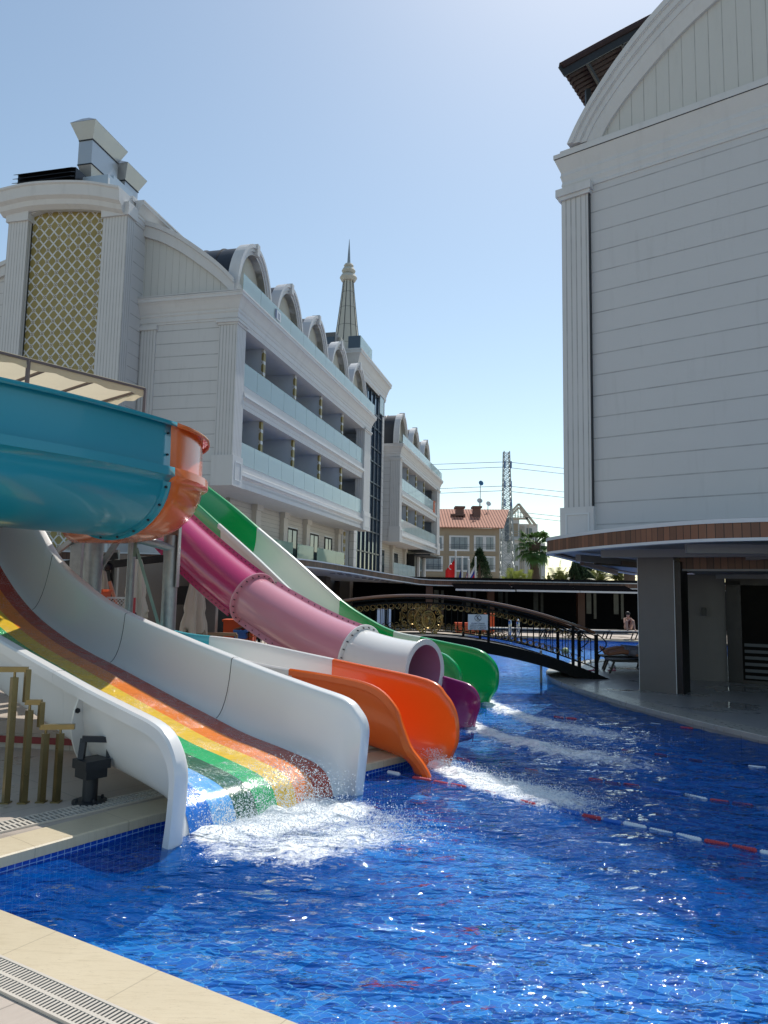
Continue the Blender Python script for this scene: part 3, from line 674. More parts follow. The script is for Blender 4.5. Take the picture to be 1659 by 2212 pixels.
def fin(s0, s1, ang, name, mat):
    pts = [q for q in ax if s0 <= q[0] <= s1]; rings = []; bl = MB()
    for i, q in enumerate(pts):
        a = pts[max(i-1, 0)]; b_ = pts[min(i+1, len(pts)-1)]; d_ = Vector((b_[0]-a[0], b_[1]-a[1])).normalized(); nv = UX*(-d_.y)+Vector((0,0,d_.x)); c = TC+UX*q[0]+Vector((0,0,q[1]))
        rad = NN*cos(ang)+nv*sin(ang); tn = nv*cos(ang)-NN*sin(ang)
        rings.append([c+rad*.44-tn*.016, c+rad*.55-tn*.016, c+rad*.55+tn*.016, c+rad*.44+tn*.016])
        p = c+rad*.505; bl.tube([p-tn*.03, p+tn*.035], .010, 6)
    mb_ = MB(); mb_.loft(rings, 0, True, True, False); obj(name, mb_, mat, t_tb, world=True); obj('bolts', bl, m_darkmetal, t_tb, world=True)
for an in (radians(52), radians(232)):
    fin(1.95, 4.65, an, 'seam_fin', g_pink); fin(4.75, 8.8, an, 'seam_fin', g_mag)

GR = Flume((1.57, 13.82), [(-.03,-.3, 0,-.3, 0,-.3), (.03,-.14, -.12,-.02, -.12,-.02), (.08,-.06, -.24,.15, -.24,.15), (.15,-.01, -.28,.36, -.28,.36), (.25,.02, -.25,.56, -.25,.56), (.35,.04, -.1,.73, -.1,.73),
    (.6,.07, .18,.86, .18,.86), (1.0,.13, .91,.95, .91,.95), (1.5,.2, 1.5,1.02, 1.5,1.02), (2.3,.36, 2.2,1.10, 2.2,1.10), (3.05,.62, 2.86,1.31, 2.86,1.31), (4.0,1.08, 3.76,1.72, 3.76,1.72),
    (5.5,1.98, 5.22,2.62, 5.22,2.62), (7.0,2.87, 6.67,3.47, 6.67,3.47), (8.1,3.5, 7.74,4.10, 7.74,4.10), (9.4,4.2, 9.0,4.78, 9.0,4.78)], .3, .56, lip=.09, drop=.07)
t_gr = thing('green_slide', 'open slide in alternating green and pale bands behind the tube slide', 'water slide', (1.57, 13.82, 0))
for a, b_, mt, nm in ((-.3, 1.5, g_green, 'green_section'), (1.504, 2.2, g_mint, 'pale_section'), (2.204, 3.76, g_green, 'green_section'), (3.764, 6.67, g_mint, 'pale_section'), (6.674, 9.0, g_green, 'green_section')):
    GR.section(a, b_, nm, mt, t_gr)
# white rolled rail on the near rim of the pale sections is the same moulding, lit by the sun

# ---- big teal and orange flume crossing overhead
def flume_path():
    J = Vector((-3.87, 10.54)); h = radians(65); pts = [(J.x, J.y, h, 0.0)]
    x, y, hh = J.x, J.y, h; st = .15
    for i in range(40):
        hh -= st/8.1; x -= cos(hh)*st; y -= sin(hh)*st; pts.insert(0, (x, y, hh, -(i+1)*st))
    x, y, hh = J.x, J.y, h
    for i in range(16):
        hh += st/1.19; x += cos(hh)*st; y += sin(hh)*st; pts.append((x, y, hh, (i+1)*st))
    return pts
fp = flume_path()
def profile(r=.975):
    """outer skin, from the outer rim over the bowl to the inner rim, (lateral outwards, z)"""
    zc = 3.55; up = .65; p = [(r+.10, zc+up-.05), (r+.105, zc+up), (r, zc+up+.006), (r-.01, zc+up-.08), (r, zc+.37), (r+.005, zc+.05), (r+.012, zc+.035), (r+.10, zc+.02), (r+.105, zc-.085), (r+.035, zc-.115), (r-.005, zc-.17)]
    for k in range(1, 20):
        a = pi*k/20; p.append((r*cos(a), zc-.12-(r-.19)*sin(a)))
    return p+[(-r, zc-.12), (-r, zc+.25), (-r-.02, zc+.5)]
pf = profile()
def ring_p(q, sc=1.0):
    L = Vector((-sin(q[2]), cos(q[2]), 0)); dz = 0.0
    return [Vector((q[0], q[1], 0)) - L*a*sc + Vector((0, 0, z+dz)) for a, z in pf]
t_tf = thing('curved_flume', 'large teal and orange slide bowl crossing overhead at the left', 'water slide', (-3.825, 10.54, 0))
def fl_part(sel, name, mat):
    mb_ = MB(); mb_.loft([ring_p(q) for q in sel], 0, closed=False, caps=False); o = obj(name, mb_, mat, t_tf, world=True, sharp=40)
    md = o.modifiers.new('thickness', 'SOLIDIFY'); md.thickness = .02; md.offset = 0; return o
fl_part([q for q in fp if q[3] <= .001], 'teal_section', g_teal); fl_part([q for q in fp if q[3] >= -.001], 'orange_section', g_orteal)
# raised lip round the end of the teal moulding
J = [q for q in fp if abs(q[3]) < .001][0]; T_ = Vector((cos(J[2]), sin(J[2]), 0)); L_ = Vector((-sin(J[2]), cos(J[2]), 0)); cen = Vector((J[0], J[1], 3.55))
rr0 = ring_p(J)[10:31]; mb_ = MB(); rings = []; bl = MB()
for i, p in enumerate(rr0):
    a = rr0[max(0, i-1)]; b_ = rr0[min(len(rr0)-1, i+1)]; o_ = (b_-a).cross(T_).normalized(); o_ = o_ if (p+o_*.1-cen).length > (p-cen).length else -o_
    rings.append([p-T_*.12+o_*.004, p-T_*.006+o_*.005, p-T_*.006+o_*.06, p-T_*.025+o_*.06, p-T_*.04+o_*.025])
    if i % 2 == 1: c = p-T_*.06+o_*.01; bl.tube([c, c+o_*.03], .018, 6)
mb_.loft(rings, 0, True, True); obj('joint_lip', mb_, g_teal, t_tf, world=True); 
for zz in (4.05, 3.75): c = Vector((J[0], J[1], 0))-L_*.98-T_*.07+Vector((0,0,zz)); bl.tube([c, c-L_*.03], .016, 6)
obj('bolts', bl, m_darkmetal, t_tf, world=True)

# ---- steel frame of the slide tower
def post(px, pyb, Y, wpx, ztop, label, braces=()):
    p = at_y(px, 1300, Y); r = wpx/1600*Y/2
    t = thing('steel_post', label, 'steel post', (p.x, p.y, 0)); mb_ = MB(); mb_.tube([(0,0,0), (0,0,ztop)], r, 20); obj('shaft', mb_, m_galv, t)
    mb_ = MB(); mb_.tube([(0,0,.0), (0,0,.03)], r*1.8, 20); obj('base_plate', mb_, m_galv, t); return t, r
t, r = post(196, 1300, 13.2, 40, 3.3, 'thick galvanised post left behind the white slide wall')
mb_ = MB(); mb_.bar((-.36, .2, 0), (-.36, .2, 3.3), .2, .2); obj('box_column', mb_, m_galv, t)
mb_ = MB(); mb_.bar((-.15, 0, 1.5), (-1.35, .1, 3.05), .09); mb_.bar((-.2, 0, 2.9), (-1.6, .3, 1.9), .08); mb_.bar((-1.7, 0, 3.02), (.05, 0, 3.02), .14); obj('brace', mb_, m_galv, t)
t, r = post(279, 1300, 13.4, 17, 3.25, 'slim galvanised post between the thick post and the folded parasol')
mb_ = MB(); mb_.bar((-.02, 0, 3.2), (-.6, 0, 2.2), .09); obj('brace', mb_, m_galv, t)
t, r = post(365, 1300, 13.0, 32, 2.85, 'galvanised post with a cross arm below the magenta tube')
mb_ = MB(); mb_.box(-.14, .14, -.02, .0, 2.5, 3.12); mb_.box(.14, .155, -.15, .02, 1.95, 3.12); obj('head_plate', mb_, m_galv, t)
mb_ = MB(); mb_.tube([(.05, -.05, 2.62), (-1.1, -.55, 2.92)], .075, 16); obj('cross_arm', mb_, m_galv, t)
mb_ = MB(); mb_.bar((-.02, -.18, 1.05), (-.5, -.35, 2.6), .085, .05); mb_.bar((-.52, -.35, 2.45), (-.52, -.35, 2.75), .05); obj('brace', mb_, plain('greenish_steel', (.16, .23, .20), .5, metal=.6), t)
mb_ = MB(); mb_.tube([(-.45, -.33, 2.72), (-.45, -.33, 3.06), (-.45, -.6, 3.06)], .025, 8); mb_.bar((-1.05, -.5, 3.08), (-.4, -.3, 3.08), .03); obj('bracket', mb_, m_galv, t)

# ---- canopy on the slide platform
cz = 6.22; A0 = Vector((-9.0, 11.0, 0)); A1 = Vector((-5.2, 15.6, 0)); dv = Vector((-.766, .643, 0))*1.85; e = (A1-A0).normalized()
m_fab = plain('canvas', (.60, .54, .43), .85, var=.12, scale=3, bmp=.25, bscale=14)
m_fab.node_tree.nodes['Principled BSDF'].inputs['Specular IOR Level'].default_value = .1
def add_translucent(m, f, col):
    nt = m.node_tree; tr = nt.nodes.new('ShaderNodeBsdfTranslucent'); tr.inputs[0].default_value = (*col, 1); mx = nt.nodes.new('ShaderNodeMixShader'); mx.inputs[0].default_value = f
    nt.links.new(nt.nodes['Principled BSDF'].outputs[0], mx.inputs[1]); nt.links.new(tr.outputs[0], mx.inputs[2]); nt.links.new(mx.outputs[0], nt.nodes['Material Output'].inputs[0])
add_translucent(m_fab, .45, (.8, .7, .5))
t_cn = thing('canopy', 'beige canvas canopy with scalloped edge over the slide platform', 'canopy', A1)
mb_ = MB(); n = 40; rows = []
for i in range(n+1):
    p = A0.lerp(A1, i/n); sag = .05*abs(sin(i/n*pi*6)); rows.append([p+dv*j/6+Vector((0,0,cz-.0-sag*sin(pi*j/6)*.8)) for j in range(7)])
mb_.loft(rows, 0, closed=False, caps=False); obj('roof_cloth', mb_, m_fab, t_cn, world=True, fix=False)
def valance(a, b_, n, name):
    mb_ = MB(); rows = []; L = (b_-a).length; nrm = (b_-a).normalized().cross(Vector((0,0,1)))
    for i in range(n+1):
        u = i/n*L; p = a.lerp(b_, i/n); sc = .05*abs(sin(u/.8*pi/1.0)); dep = .17+sc+.02*noise.noise(Vector((u*3, 1, 1)))
        rows.append([p+nrm*(.012*sin(u*17)+.02*noise.noise(Vector((u*4, k*.8, 3))))*(k/4)+Vector((0,0,cz+.01-dep*k/4)) for k in range(5)])
    mb_.loft(rows, 0, closed=False, caps=False); obj(name, mb_, m_fab, t_cn, world=True, fix=False)
valance(A0, A1, 70, 'valance'); valance(A1, A1+dv, 26, 'valance'); valance(A1+dv, A0+dv, 70, 'valance')
mb_ = MB(); ft = .045; zf = cz-.03
for a, b_ in ((A0, A1), (A0+dv, A1+dv)): mb_.bar(a+Vector((0,0,zf)), b_+Vector((0,0,zf)), ft)
k = 0
for i in range(7):
    p = A1.lerp(A0, i/6*1.0); mb_.bar(p+Vector((0,0,zf-.003)), p+dv+Vector((0,0,zf-.003)), ft)
obj('roof_frame', mb_, plain('purple_grey_paint', (.16, .12, .12), .5), t_cn, world=True)
for p in (A1, A1+dv, A1.lerp(A0, .42)+dv*.0, A1.lerp(A0, .5)+dv):
    mb_ = MB(); mb_.bar(p+Vector((0,0,4.25)), p+Vector((0,0,zf-.002)), .06); obj('leg', mb_, MC['purple_grey_paint'], t_cn, world=True)
t = thing('slide_platform', 'raised slide tower platform behind the teal flume', 'platform', (A0+A1)/2)
mb_ = MB(); q = [A0-dv*.2, A1-dv*.2+e*.1, A1+dv*1.3+e*.1, A0+dv*1.3]; mb_.prism([(p.x, p.y) for p in q], 4.1, 4.22); obj('floor', mb_, m_galv, t, world=True); mb_ = MB(); mb_.prism([(-14, 8.6), (-4.4, 11.2), (-5.0, 13.2), (-14, 13.5)], 4.36, 4.42); obj('shade_slab', mb_, m_galv, t, world=True)  # second slab is added, hidden behind the flume, to shade the left deck

# ---- bronze stepped railing at the left
t = thing('stair_railing', 'bronze stepped stair railing on the shaded deck at the left', 'railing', at_z(10, 1735, 0))
m_bronze = plain('bronze_metal', (.24, .19, .09), .32, metal=.85, var=.2, scale=8)
base = [at_z(12, 1735, 0), at_z(50, 1735, 0), at_z(89, 1733, 0), at_z(121, 1733, 0)]
tops = [1463, 1534, 1584, 1584]; H_ = []
for b_, ty, px in zip(base, tops, (27, 58, 95, 125)): H_.append(at_y(px, ty, b_.y).z)
for b_, h in zip(base, H_):
    mb_ = MB(); mb_.bar(b_, b_+Vector((0,0,h)), .052, .052, up=(.64,.77,0)); mb_.tube([b_+Vector((0,0,h)), b_+Vector((0,0,h+.05))], .012, 8); mb_.bar(b_, b_+Vector((0,0,.012)), .08); obj('post', mb_, m_bronze, t, world=True)
ex = (base[3]-base[0]).normalized(); mb_ = MB(); z0, z1, z2_ = H_[0]+.07, H_[1]+.07, H_[2]+.06
p0, p1, p2, p3 = base[0]+ex*.16-Vector((0,0,0)), base[1]+ex*.15, base[2], base[3]
pts = [base[0]-ex*1.4+Vector((0,0,z0)), base[0]+ex*.11+Vector((0,0,z0)), base[0]+ex*.11+Vector((0,0,z1)), base[1]+ex*.10+Vector((0,0,z1)), base[1]+ex*.10+Vector((0,0,z2_)), base[3]+ex*.12+Vector((0,0,z2_))]
for a, b_ in zip(pts[:-1], pts[1:]): mb_.bar(a, b_, .045, .045, up=(.64,.77,.01))
obj('handrail', mb_, m_bronze, t, world=True)
# ------------------------------------------------------------------ hotel on the left
HA = radians(76.3)
H = thing('hotel_building', 'long white hotel with arched dormers and glass balconies on the left', 'hotel', (-5.57, 28, 0), HA)
CORN = [(0,0), (.05,0), (.05,.07), (.10,.10), (.10,.30), (.16,.36), (.16,.44), (.22,.50), (.30,.66), (.40,.80), (.50,.88), (.56,.90), (.56,1.02), (.60,1.04), (.60,1.12), (0,1.12)]
def cornice(path, z0, sc=1.0, hs=1.0, name='cornice', mat=None, parent=H, caps=True, prof=CORN, out=1):
    mb_ = MB(); mb_.extr([(o*sc, z*hs+z0) for o, z in prof], path, caps=caps, out=out); return obj(name, mb_, mat or m_white, parent)
def bx(name, mat, *b, parent=H, label=None):
    mb_ = MB()
    for q in b: mb_.box(*q)
    return obj(name, mb_, mat, parent, label=label)
BAND = [(0,0), (.06,.0), (.06,.12), (.12,.16), (.12,.30), (.2,.36), (.2,.44), (.24,.48), (.24,.56), (.10,.62), (.10,.9), (0,.9)]
def wing(x0, L, nb, pitch, first, end_wall=True, golds=(), end_w=4.9):
    """upper storeys of one wing; facade at y=0 from x0 to x0+L; z 5.85..13.5"""
    D = 11.0; xa = x0-.72; xb = x0+L+1.45; o0, o1 = x0, x0+L
    # core walls
    bx('end_wall', m_siding, (xa, xa+.2, .0, end_w, 5.88, 12.5))
    bx('rear_wall', m_inner, (xa+.2, xb, 1.75, 1.9, 5.88, 12.5), (xb-.2, xb, .0, 1.75, 5.88, 12.5), (xb-.2, xb, 1.9, end_w, 5.88, 12.5))
    bx('floor_slab', m_white, (xa+.05, xb-.05, .04, end_w if end_wall else D, 5.86, 6.1), (xa+.2, xb-.2, .06, 1.75, 8.98, 9.2), (xa+.2, xb-.2, .21, end_w, 12.1, 12.24))
    # corner pilasters
    for a, b_ in ((xa, x0), (x0+L, xb)):
        bx('pilaster', m_flute, (a-.06, b_, -.06, .7 if a == xa else .5, 6.95, 12.0))
        bx('pilaster_base', m_white, (a-.12, b_+.04, -.12, .76 if a == xa else .55, 5.80, 6.95)); bx('pilaster_capital', m_white, (a-.10, b_+.03, -.10, .74 if a == xa else .53, 12.0, 12.08), (a-.16, b_+.06, -.16, .8 if a == xa else .6, 12.08, 12.17))
        mb_ = MB()
        for yy in (-.135,):
            for (u0, u1, w0, w1) in ((a+.08, b_-.1, 6.02, 6.06), (a+.08, b_-.1, 6.7, 6.74), (a+.08, a+.12, 6.06, 6.7), (b_-.14, b_-.1, 6.06, 6.7)): mb_.box(u0, u1, yy, -.12, w0, w1)
        obj('base_panel', mb_, m_trim, H)
    if end_wall:
        bx('pilaster', m_flute, (xa-.06, xa+.1, end_w-1.5, end_w-.85, 5.9, 12.0)); bx('pilaster_capital', m_white, (xa-.12, xa+.1, end_w-1.56, end_w-.8, 12.0, 12.17))
    # spandrel bands with mouldings
    for z in (5.9, 9.0):
        mb_ = MB(); mb_.extr([(o, zz+z) for o, zz in BAND], [(o0, .16), (o1, .16)], out=1); mb_.box(o0, o1, .16, .22, z, z+.92); obj('balcony_parapet', mb_, m_white, H)
        mb_ = MB(); mb_.box(o0+.02, o1-.02, -.10, -.02, z+.40, z+.47); obj('cable_tray', mb_, m_trim, H)
    cornice([(xa, end_w), (xa, 0), (xb, 0), (xb, end_w)], 12.2, .6, .93)
    bx('lintel', m_white, (o0, o1, -.02, .2, 12.08, 12.3)); bx('entablature', m_white, (xa+.02, xb-.02, .2, end_w, 12.25, 13.15), (xa+.02, o0, .02, .2, 12.17, 13.1), (o1, xb-.02, .02, .2, 12.17, 13.1))
    bx('roof_terrace', m_white, (xa, xb, 0.0, end_w, 13.16, 13.24))
    # glass balustrades
    for z, hh in ((6.83, .8), (9.95, .84)):
        n = int(round(L/1.49)); 
        for k in range(n):
            a = o0+L*k/n; mb_ = MB(); mb_.box(a+.012, a+L/n-.012, .05, .066, z-.05, z+hh); obj('glass_panel', mb_, m_balc, H)
        mb_ = MB(); mb_.box(o1-.05, o1-.03, .066, 1.5, z-.05, z+hh); obj('glass_panel', mb_, m_balc, H)
    n = int(round((L+1.5)/1.6))
    for k in range(n):
        a = xa-.1+(xb-xa+.2)*k/n; mb_ = MB(); mb_.box(a+.012, a+(xb-xa+.2)/n-.012, -.25, -.236, 13.26, 13.98); obj('roof_glass_panel', mb_, m_balc, H)
    mb_ = MB(); mb_.box(xa-.1, xb+.1, -.26, -.225, 13.235, 13.28); obj('glass_channel', mb_, m_darkmetal, H)
    # balcony dividers with gilt strips, doors
    for z0, z1 in ((6.1, 8.98), (9.2, 12.1)):
        for gx in golds:
            bx('balcony_divider', m_inner, (gx, gx+.16, .24, 1.75, z0, z1)); bx('gilt_strip', m_gold, (gx-.03, gx+.19, .20, .235, z0+.02, z1-.02), (gx-.03, gx-.002, .235, .30, z0+.02, z1-.02))
            f_ = bx('balcony_door', m_blackmetal, (gx+1.5, gx+2.9, 1.70, 1.76, z0, z0+2.15)); mb_ = MB(); mb_.box(gx+1.56, gx+2.2, 1.68, 1.70, z0+.05, z0+2.1); mb_.box(gx+2.24, gx+2.84, 1.675, 1.70, z0+.05, z0+2.1); obj('door_glass', mb_, m_window, f_)
            bx('wall_box', m_trim, (gx+.18, gx+.6, 1.2, 1.7, z1-.6, z1-.3))
    bx('balcony_door', m_blackmetal, (o0+.5, o0+1.6, 1.70, 1.76, 9.2, 11.3), (o0+.5, o0+1.6, 1.70, 1.76, 6.1, 8.25))
    # arched dormers
    for k in range(nb): dormer(first+pitch*k)
def arc_pts(cx, rx, rz, zb, n=26, leg=.0): return [(cx-rx*cos(pi*k/n), zb+rz*sin(pi*k/n)) for k in range(n+1)]
def dormer(cx, y0=.06):
    zb = 13.24; R_ = 1.78; hz = 2.66
    d_ = obj('dormer', MB().add([], []), m_white, H) if False else None
    # outer ring with stepped mouldings (thick, in depth)
    def ring2(r0, r1, h0, h1, ya, yb):
        a = arc_pts(cx, r0, h0, zb); b_ = arc_pts(cx, r1, h1, zb)
        mb.loft([[Vector((p[0], ya, p[1])), Vector((q[0], ya, q[1])), Vector((q[0], yb, q[1])), Vector((p[0], yb, p[1]))] for p, q in zip(a, b_)], 0, True, True, False)
    mb = MB()
    for (r0, r1, ya) in ((1.36, 1.50, y0+.06), (1.50, 1.64, y0), (1.64, 1.78, y0-.06)):
        ring2(r0, r1, hz-(R_-r0), hz-(R_-r1), ya, y0+.38)
    mb.box(cx-.12, cx+.12, y0-.11, y0+.3, zb+hz-.42, zb+hz+.07)
    dd = obj('dormer', mb, m_white, H)
    # recessed cream soffit and back wall
    mb = MB(); a = arc_pts(cx, 1.36, hz-.42, zb); mb.loft([[Vector((p[0], y0+.05, p[1])) for p in a], [Vector((p[0], y0+.36, p[1])) for p in a]], 0, False, False, True)
    mb.add([(p[0], y0+.36, p[1]) for p in a], [list(range(len(a)))]); obj('niche', mb, m_dormer, dd, fix=False)
    # dark barrel roof
    mb = MB(); a = arc_pts(cx, 1.62, hz-.1, zb); mb.loft([[Vector((p[0], y0+.38, p[1])) for p in a], [Vector((p[0], y0+4.2, p[1])) for p in a]], 0, False, False, True)
    mb.add([(p[0], y0+4.2, p[1]) for p in a], [list(range(len(a)))])
    for yy in (1.2, 2.0, 2.8): mb.tube([(p[0], y0+yy, p[1]+.01) for p in a], .035, 6)
    obj('barrel_roof', mb, m_darkroof, dd, fix=False)
    mb = MB(); mb.box(cx-.62, cx+.62, y0+.33, y0+.355, zb, zb+.6); obj('dormer_door', mb, m_window, dd)
wing(0.0, 17.9, 5, 3.94, .95, True, (2.43, 6.2, 10.05, 13.9)); wing(28.95, 16.3, 3, 5.1, 29.6, False, (32.3, 35.9, 39.6), 5.0)
# ---- lower set-back storey
def lower(x0, x1, pil, wins, y=1.75, zt=5.88, door=None):
    bx('lower_wall', m_sidefine, (x0, x1, y, y+.2, 3.2, zt))
    for p in pil: bx('lower_pilaster', m_cream, (p, p+.55, y-.22, y, 3.2, zt-.3), (p-.08, p+.63, y-.30, y, zt-.3, zt-.003))
    for a, b_, z0, z1 in wins:
        f_ = bx('window', m_wframe, (a, b_, y-.05, y-.002, z0, z0+.07), (a, b_, y-.05, y-.002, z1-.09, z1), (a, a+.08, y-.05, y-.002, z0+.07, z1-.09), (b_-.08, b_, y-.05, y-.002, z0+.07, z1-.09), ((a+b_)/2-.04, (a+b_)/2+.04, y-.045, y-.002, z0+.07, z1-.09))
        mb_ = MB(); mb_.box(a+.08, b_-.08, y-.03, y-.004, z0+.07, z1-.09); obj('pane', mb_, m_window, f_)
        bx('window_surround', m_trim, (a-.07, b_+.07, y-.03, y-.001, z1, z1+.07))
lower(3.0, 19.4, (5.3, 8.75, 12.15, 18.0), [(9.9, 11.55, 3.3, 5.25), (13.6, 15.4, 3.3, 5.25), (17.2-.1, 18.7-.6, 3.3, 5.25)] if False else [(9.75, 11.2, 3.3, 5.2), (13.2, 14.7, 3.3, 5.2), (15.9, 17.3, 3.3, 5.2)])
bx('gilt_panel', m_gold, (18.75, 19.15, 1.42, 1.45, 3.55, 5.75)); bx('lower_pilaster', m_trim, (18.6, 19.3, 1.45, 1.75, 3.2, 5.85), (19.3, 19.42, 1.3, 1.75, 3.2, 5.85), (18.5, 18.75, 1.38, 1.45, 3.2, 3.5), (19.15, 19.4, 1.38, 1.45, 3.2, 3.5))
for a, b_ in ((9.15, 11.6), (12.2, 13.9), (13.92, 15.6), (15.62, 17.3), (4.9, 8.5)):
    mb_ = MB(); mb_.box(a, b_, .92, .935, 3.2, 4.32); obj('terrace_glass', mb_, m_green_glass, H)
lower(28.6, 45.5, (33.0, 38.0), [(29.3, 30.9, 3.3, 5.3), (34.3, 35.8, 3.3, 5.3)])
for k in range(5):
    mb_ = MB(); mb_.box(29.4+k*1.7, 31.05+k*1.7, .6, .615, 3.2, 4.3); obj('terrace_glass', mb_, m_balc, H)
bx('entrance_frame', m_blackmetal, (39.0, 44.0, .9, 1.75, 3.2, 5.5)); bx('entrance_column', m_trim, (40.2, 40.6, .7, .9, 3.2, 5.3), (43.0, 43.5, .7, .9, 3.2, 5.3)); bx('entrance_glass', m_window, (40.7, 42.9, .85, .9, 3.25, 5.2)); bx('entrance_canopy', m_darkmetal, (38.6, 44.6, -.6, .9, 5.35, 5.5))
# ---- stair tower with curtain wall
cy = 1.0
bx('tower_wall', m_white, (19.6, 27.0, cy+.25, 10.0, 3.2, 16.6)); bx('tower_cladding', m_siding, (19.45, 20.1, cy-.05, cy+.25, 3.2, 16.6), (26.5, 27.0, cy-.05, cy+.25, 3.2, 16.6))
cornice([(19.0, 6), (19.0, cy-.1), (26.9, cy-.1), (26.9, 6)], 16.15, .7, 1.3)
bx('tower_roof', m_white, (19.0, 26.9, cy-.1, 9.0, 17.5, 17.64))
mb_ = MB(); xs_ = [20.1+i*1.066 for i in range(7)]; zs_ = [3.2, 4.7, 6.2, 7.2, 8.7, 9.7, 11.2, 12.2, 13.7, 14.7, 16.1]
for i in range(6):
    for j in range(10):
        q = MB(); mb_.box(xs_[i]+.03, xs_[i+1]-.03, cy+.1, cy+.12, zs_[j]+.03, zs_[j+1]-.03)
m_cw = plain('curtain_wall_glass', (.05, .085, .13), .03, metal=.35, var=.35, scale=.35, spec=1.0)
obj('curtain_glass', mb_, m_cw, H)
mb_ = MB()
for x_ in xs_: mb_.box(x_-.045, x_+.045, cy+.0, cy+.14, 3.2, 16.1)
for z_ in zs_: mb_.box(20.1, 26.5, cy+.02, cy+.13, z_-.045, z_+.045)
obj('mullions', mb_, plain('blue_black_frame', (.015, .03, .055), .35), H)
f_ = bx('open_sash', m_darkmetal, (20.4, 21.6, -.35, -.31, 13.7, 13.76), (20.4, 20.46, -.35, -.31, 13.76, 14.9), (21.54, 21.6, -.35, -.31, 13.76, 14.9), (20.4, 21.6, -.35, -.31, 14.9, 14.96))
mb_ = MB(); mb_.box(20.46, 21.54, -.34, -.32, 13.76, 14.9); obj('sash_glass', mb_, m_balc, f_)
# roof rail, small roof rooms
for k in range(3):
    mb_ = MB(); mb_.box(18.82+k*1.0, 19.8+k*1.0, .62, .64, 17.62, 18.5); obj('roof_glass_panel', mb_, m_balc, H)
mb_ = MB(); mb_.box(18.8, 18.82, .64, 1.45, 17.62, 18.5); obj('roof_glass_panel', mb_, m_blueglass, H)
bx('roof_room', m_lantern, (17.9, 18.6, 2.05, 2.75, 13.2, 18.5)); bx('roof_room_opening', m_blueglass, (17.87, 17.9, 2.1, 2.7, 17.3, 18.2)); bx('roof_parapet', m_dormer, (18.6, 19.6, 1.9, 2.4, 17.6, 18.4))
# ---- spire
SPX, SPY = 21.07, 2.23
mb_ = MB(); n = 10
prof_ = [(1.02, 17.5), (.86, 18.7), (.70, 20.0), (.55, 21.3), (.43, 22.4), (.34, 23.35)]
k_ = 1.0
mb_.lathe([(a*1.0, z*1.0+.0) for a, z in prof_], (SPX, SPY, 0), 10, 0, False); sp_ = obj('spire', mb_, m_dormer, H)
mb_ = MB()
for k in range(10):
    an = 2*pi*k/10; mb_.tube([(SPX+a*1.005*cos(an), SPY+a*1.005*sin(an), z) for a, z in prof_], .025, 5)
for z_ in (18.7, 20.0, 21.3, 22.4):
    r_ = [a for a, z in prof_ if z == z_][0]; mb_.tube([(SPX+r_*cos(2*pi*k/10), SPY+r_*sin(2*pi*k/10), z_) for k in range(10)], .012, 4, closed=True)
obj('spire_ribs', mb_, m_darkmetal, sp_)
mb_ = MB()
for (zc_, r_, h_) in ((23.48, .60, .29), (23.98, .48, .24), (24.36, .34, .16)):
    mb_.lathe([(.22, zc_-h_), (r_*.8, zc_-h_*.75), (r_, zc_), (r_*.8, zc_+h_*.75), (.16, zc_+h_)], (SPX, SPY, 0), 24)
obj('spire_beads', mb_, m_dormer, sp_); mb_ = MB(); mb_.lathe([(.12, 24.45), (.08, 25.2), (.012, 26.3)], (SPX, SPY, 0), 10); obj('finial', mb_, m_galv, sp_)
# ---- end elevation gable
EX = -.72
def gable(yo, zo, xf, th, band, name, mat_board, z_bottom, flip=1):
    outer = catmull(list(zip(yo, zo)), 6); inner = [(y_, max(z_-band, z_bottom)) for y_, z_ in outer]
    mb_ = MB(); rings = [[Vector((xf-.16, a[0], a[1])), Vector((xf-.16, b_[0], b_[1])), Vector((xf+.5, b_[0], b_[1])), Vector((xf+.5, a[0], a[1]))] for a, b_ in zip(outer, inner)]
    mb_.loft(rings, 0, True, True, False); rings = [[Vector((xf-.24, a[0], a[1]+.03)), Vector((xf-.24, a[0], a[1]-.16)), Vector((xf-.15, a[0], a[1]-.18)), Vector((xf-.15, a[0], a[1]+.03))] for a in outer]; mb_.loft(rings, 0, True, True, False)
    obj(name, mb_, m_white, H)
    mb_ = MB(); poly = [(y_, z_) for y_, z_ in inner]; pl = [(poly[0][0], z_bottom)]+poly+[(poly[-1][0], z_bottom)]
    mb_.add([(xf-.02, a, b_) for a, b_ in pl], [list(range(len(pl)))]); obj('gable_boards', mb_, mat_board, H, fix=False)
    mb_ = MB(); mb_.loft([[Vector((xf+.5, a[0], a[1]-.1)), Vector((xf+26 if False else xf+20, a[0], a[1]-.1))] for a in outer], 0, False, False, True); obj('vault_roof', mb_, m_darkroof, H, fix=False)
gable([.1, .75, 1.6, 2.5, 3.4, 4.4], [13.75, 14.4, 15.08, 15.72, 16.22, 16.6], EX, .4, .62, 'gable_arch', m_vboard, 13.24)
bx('gable_cap', m_white, (EX-.36, EX+.4, -.3, 4.3, 13.2, 13.27))
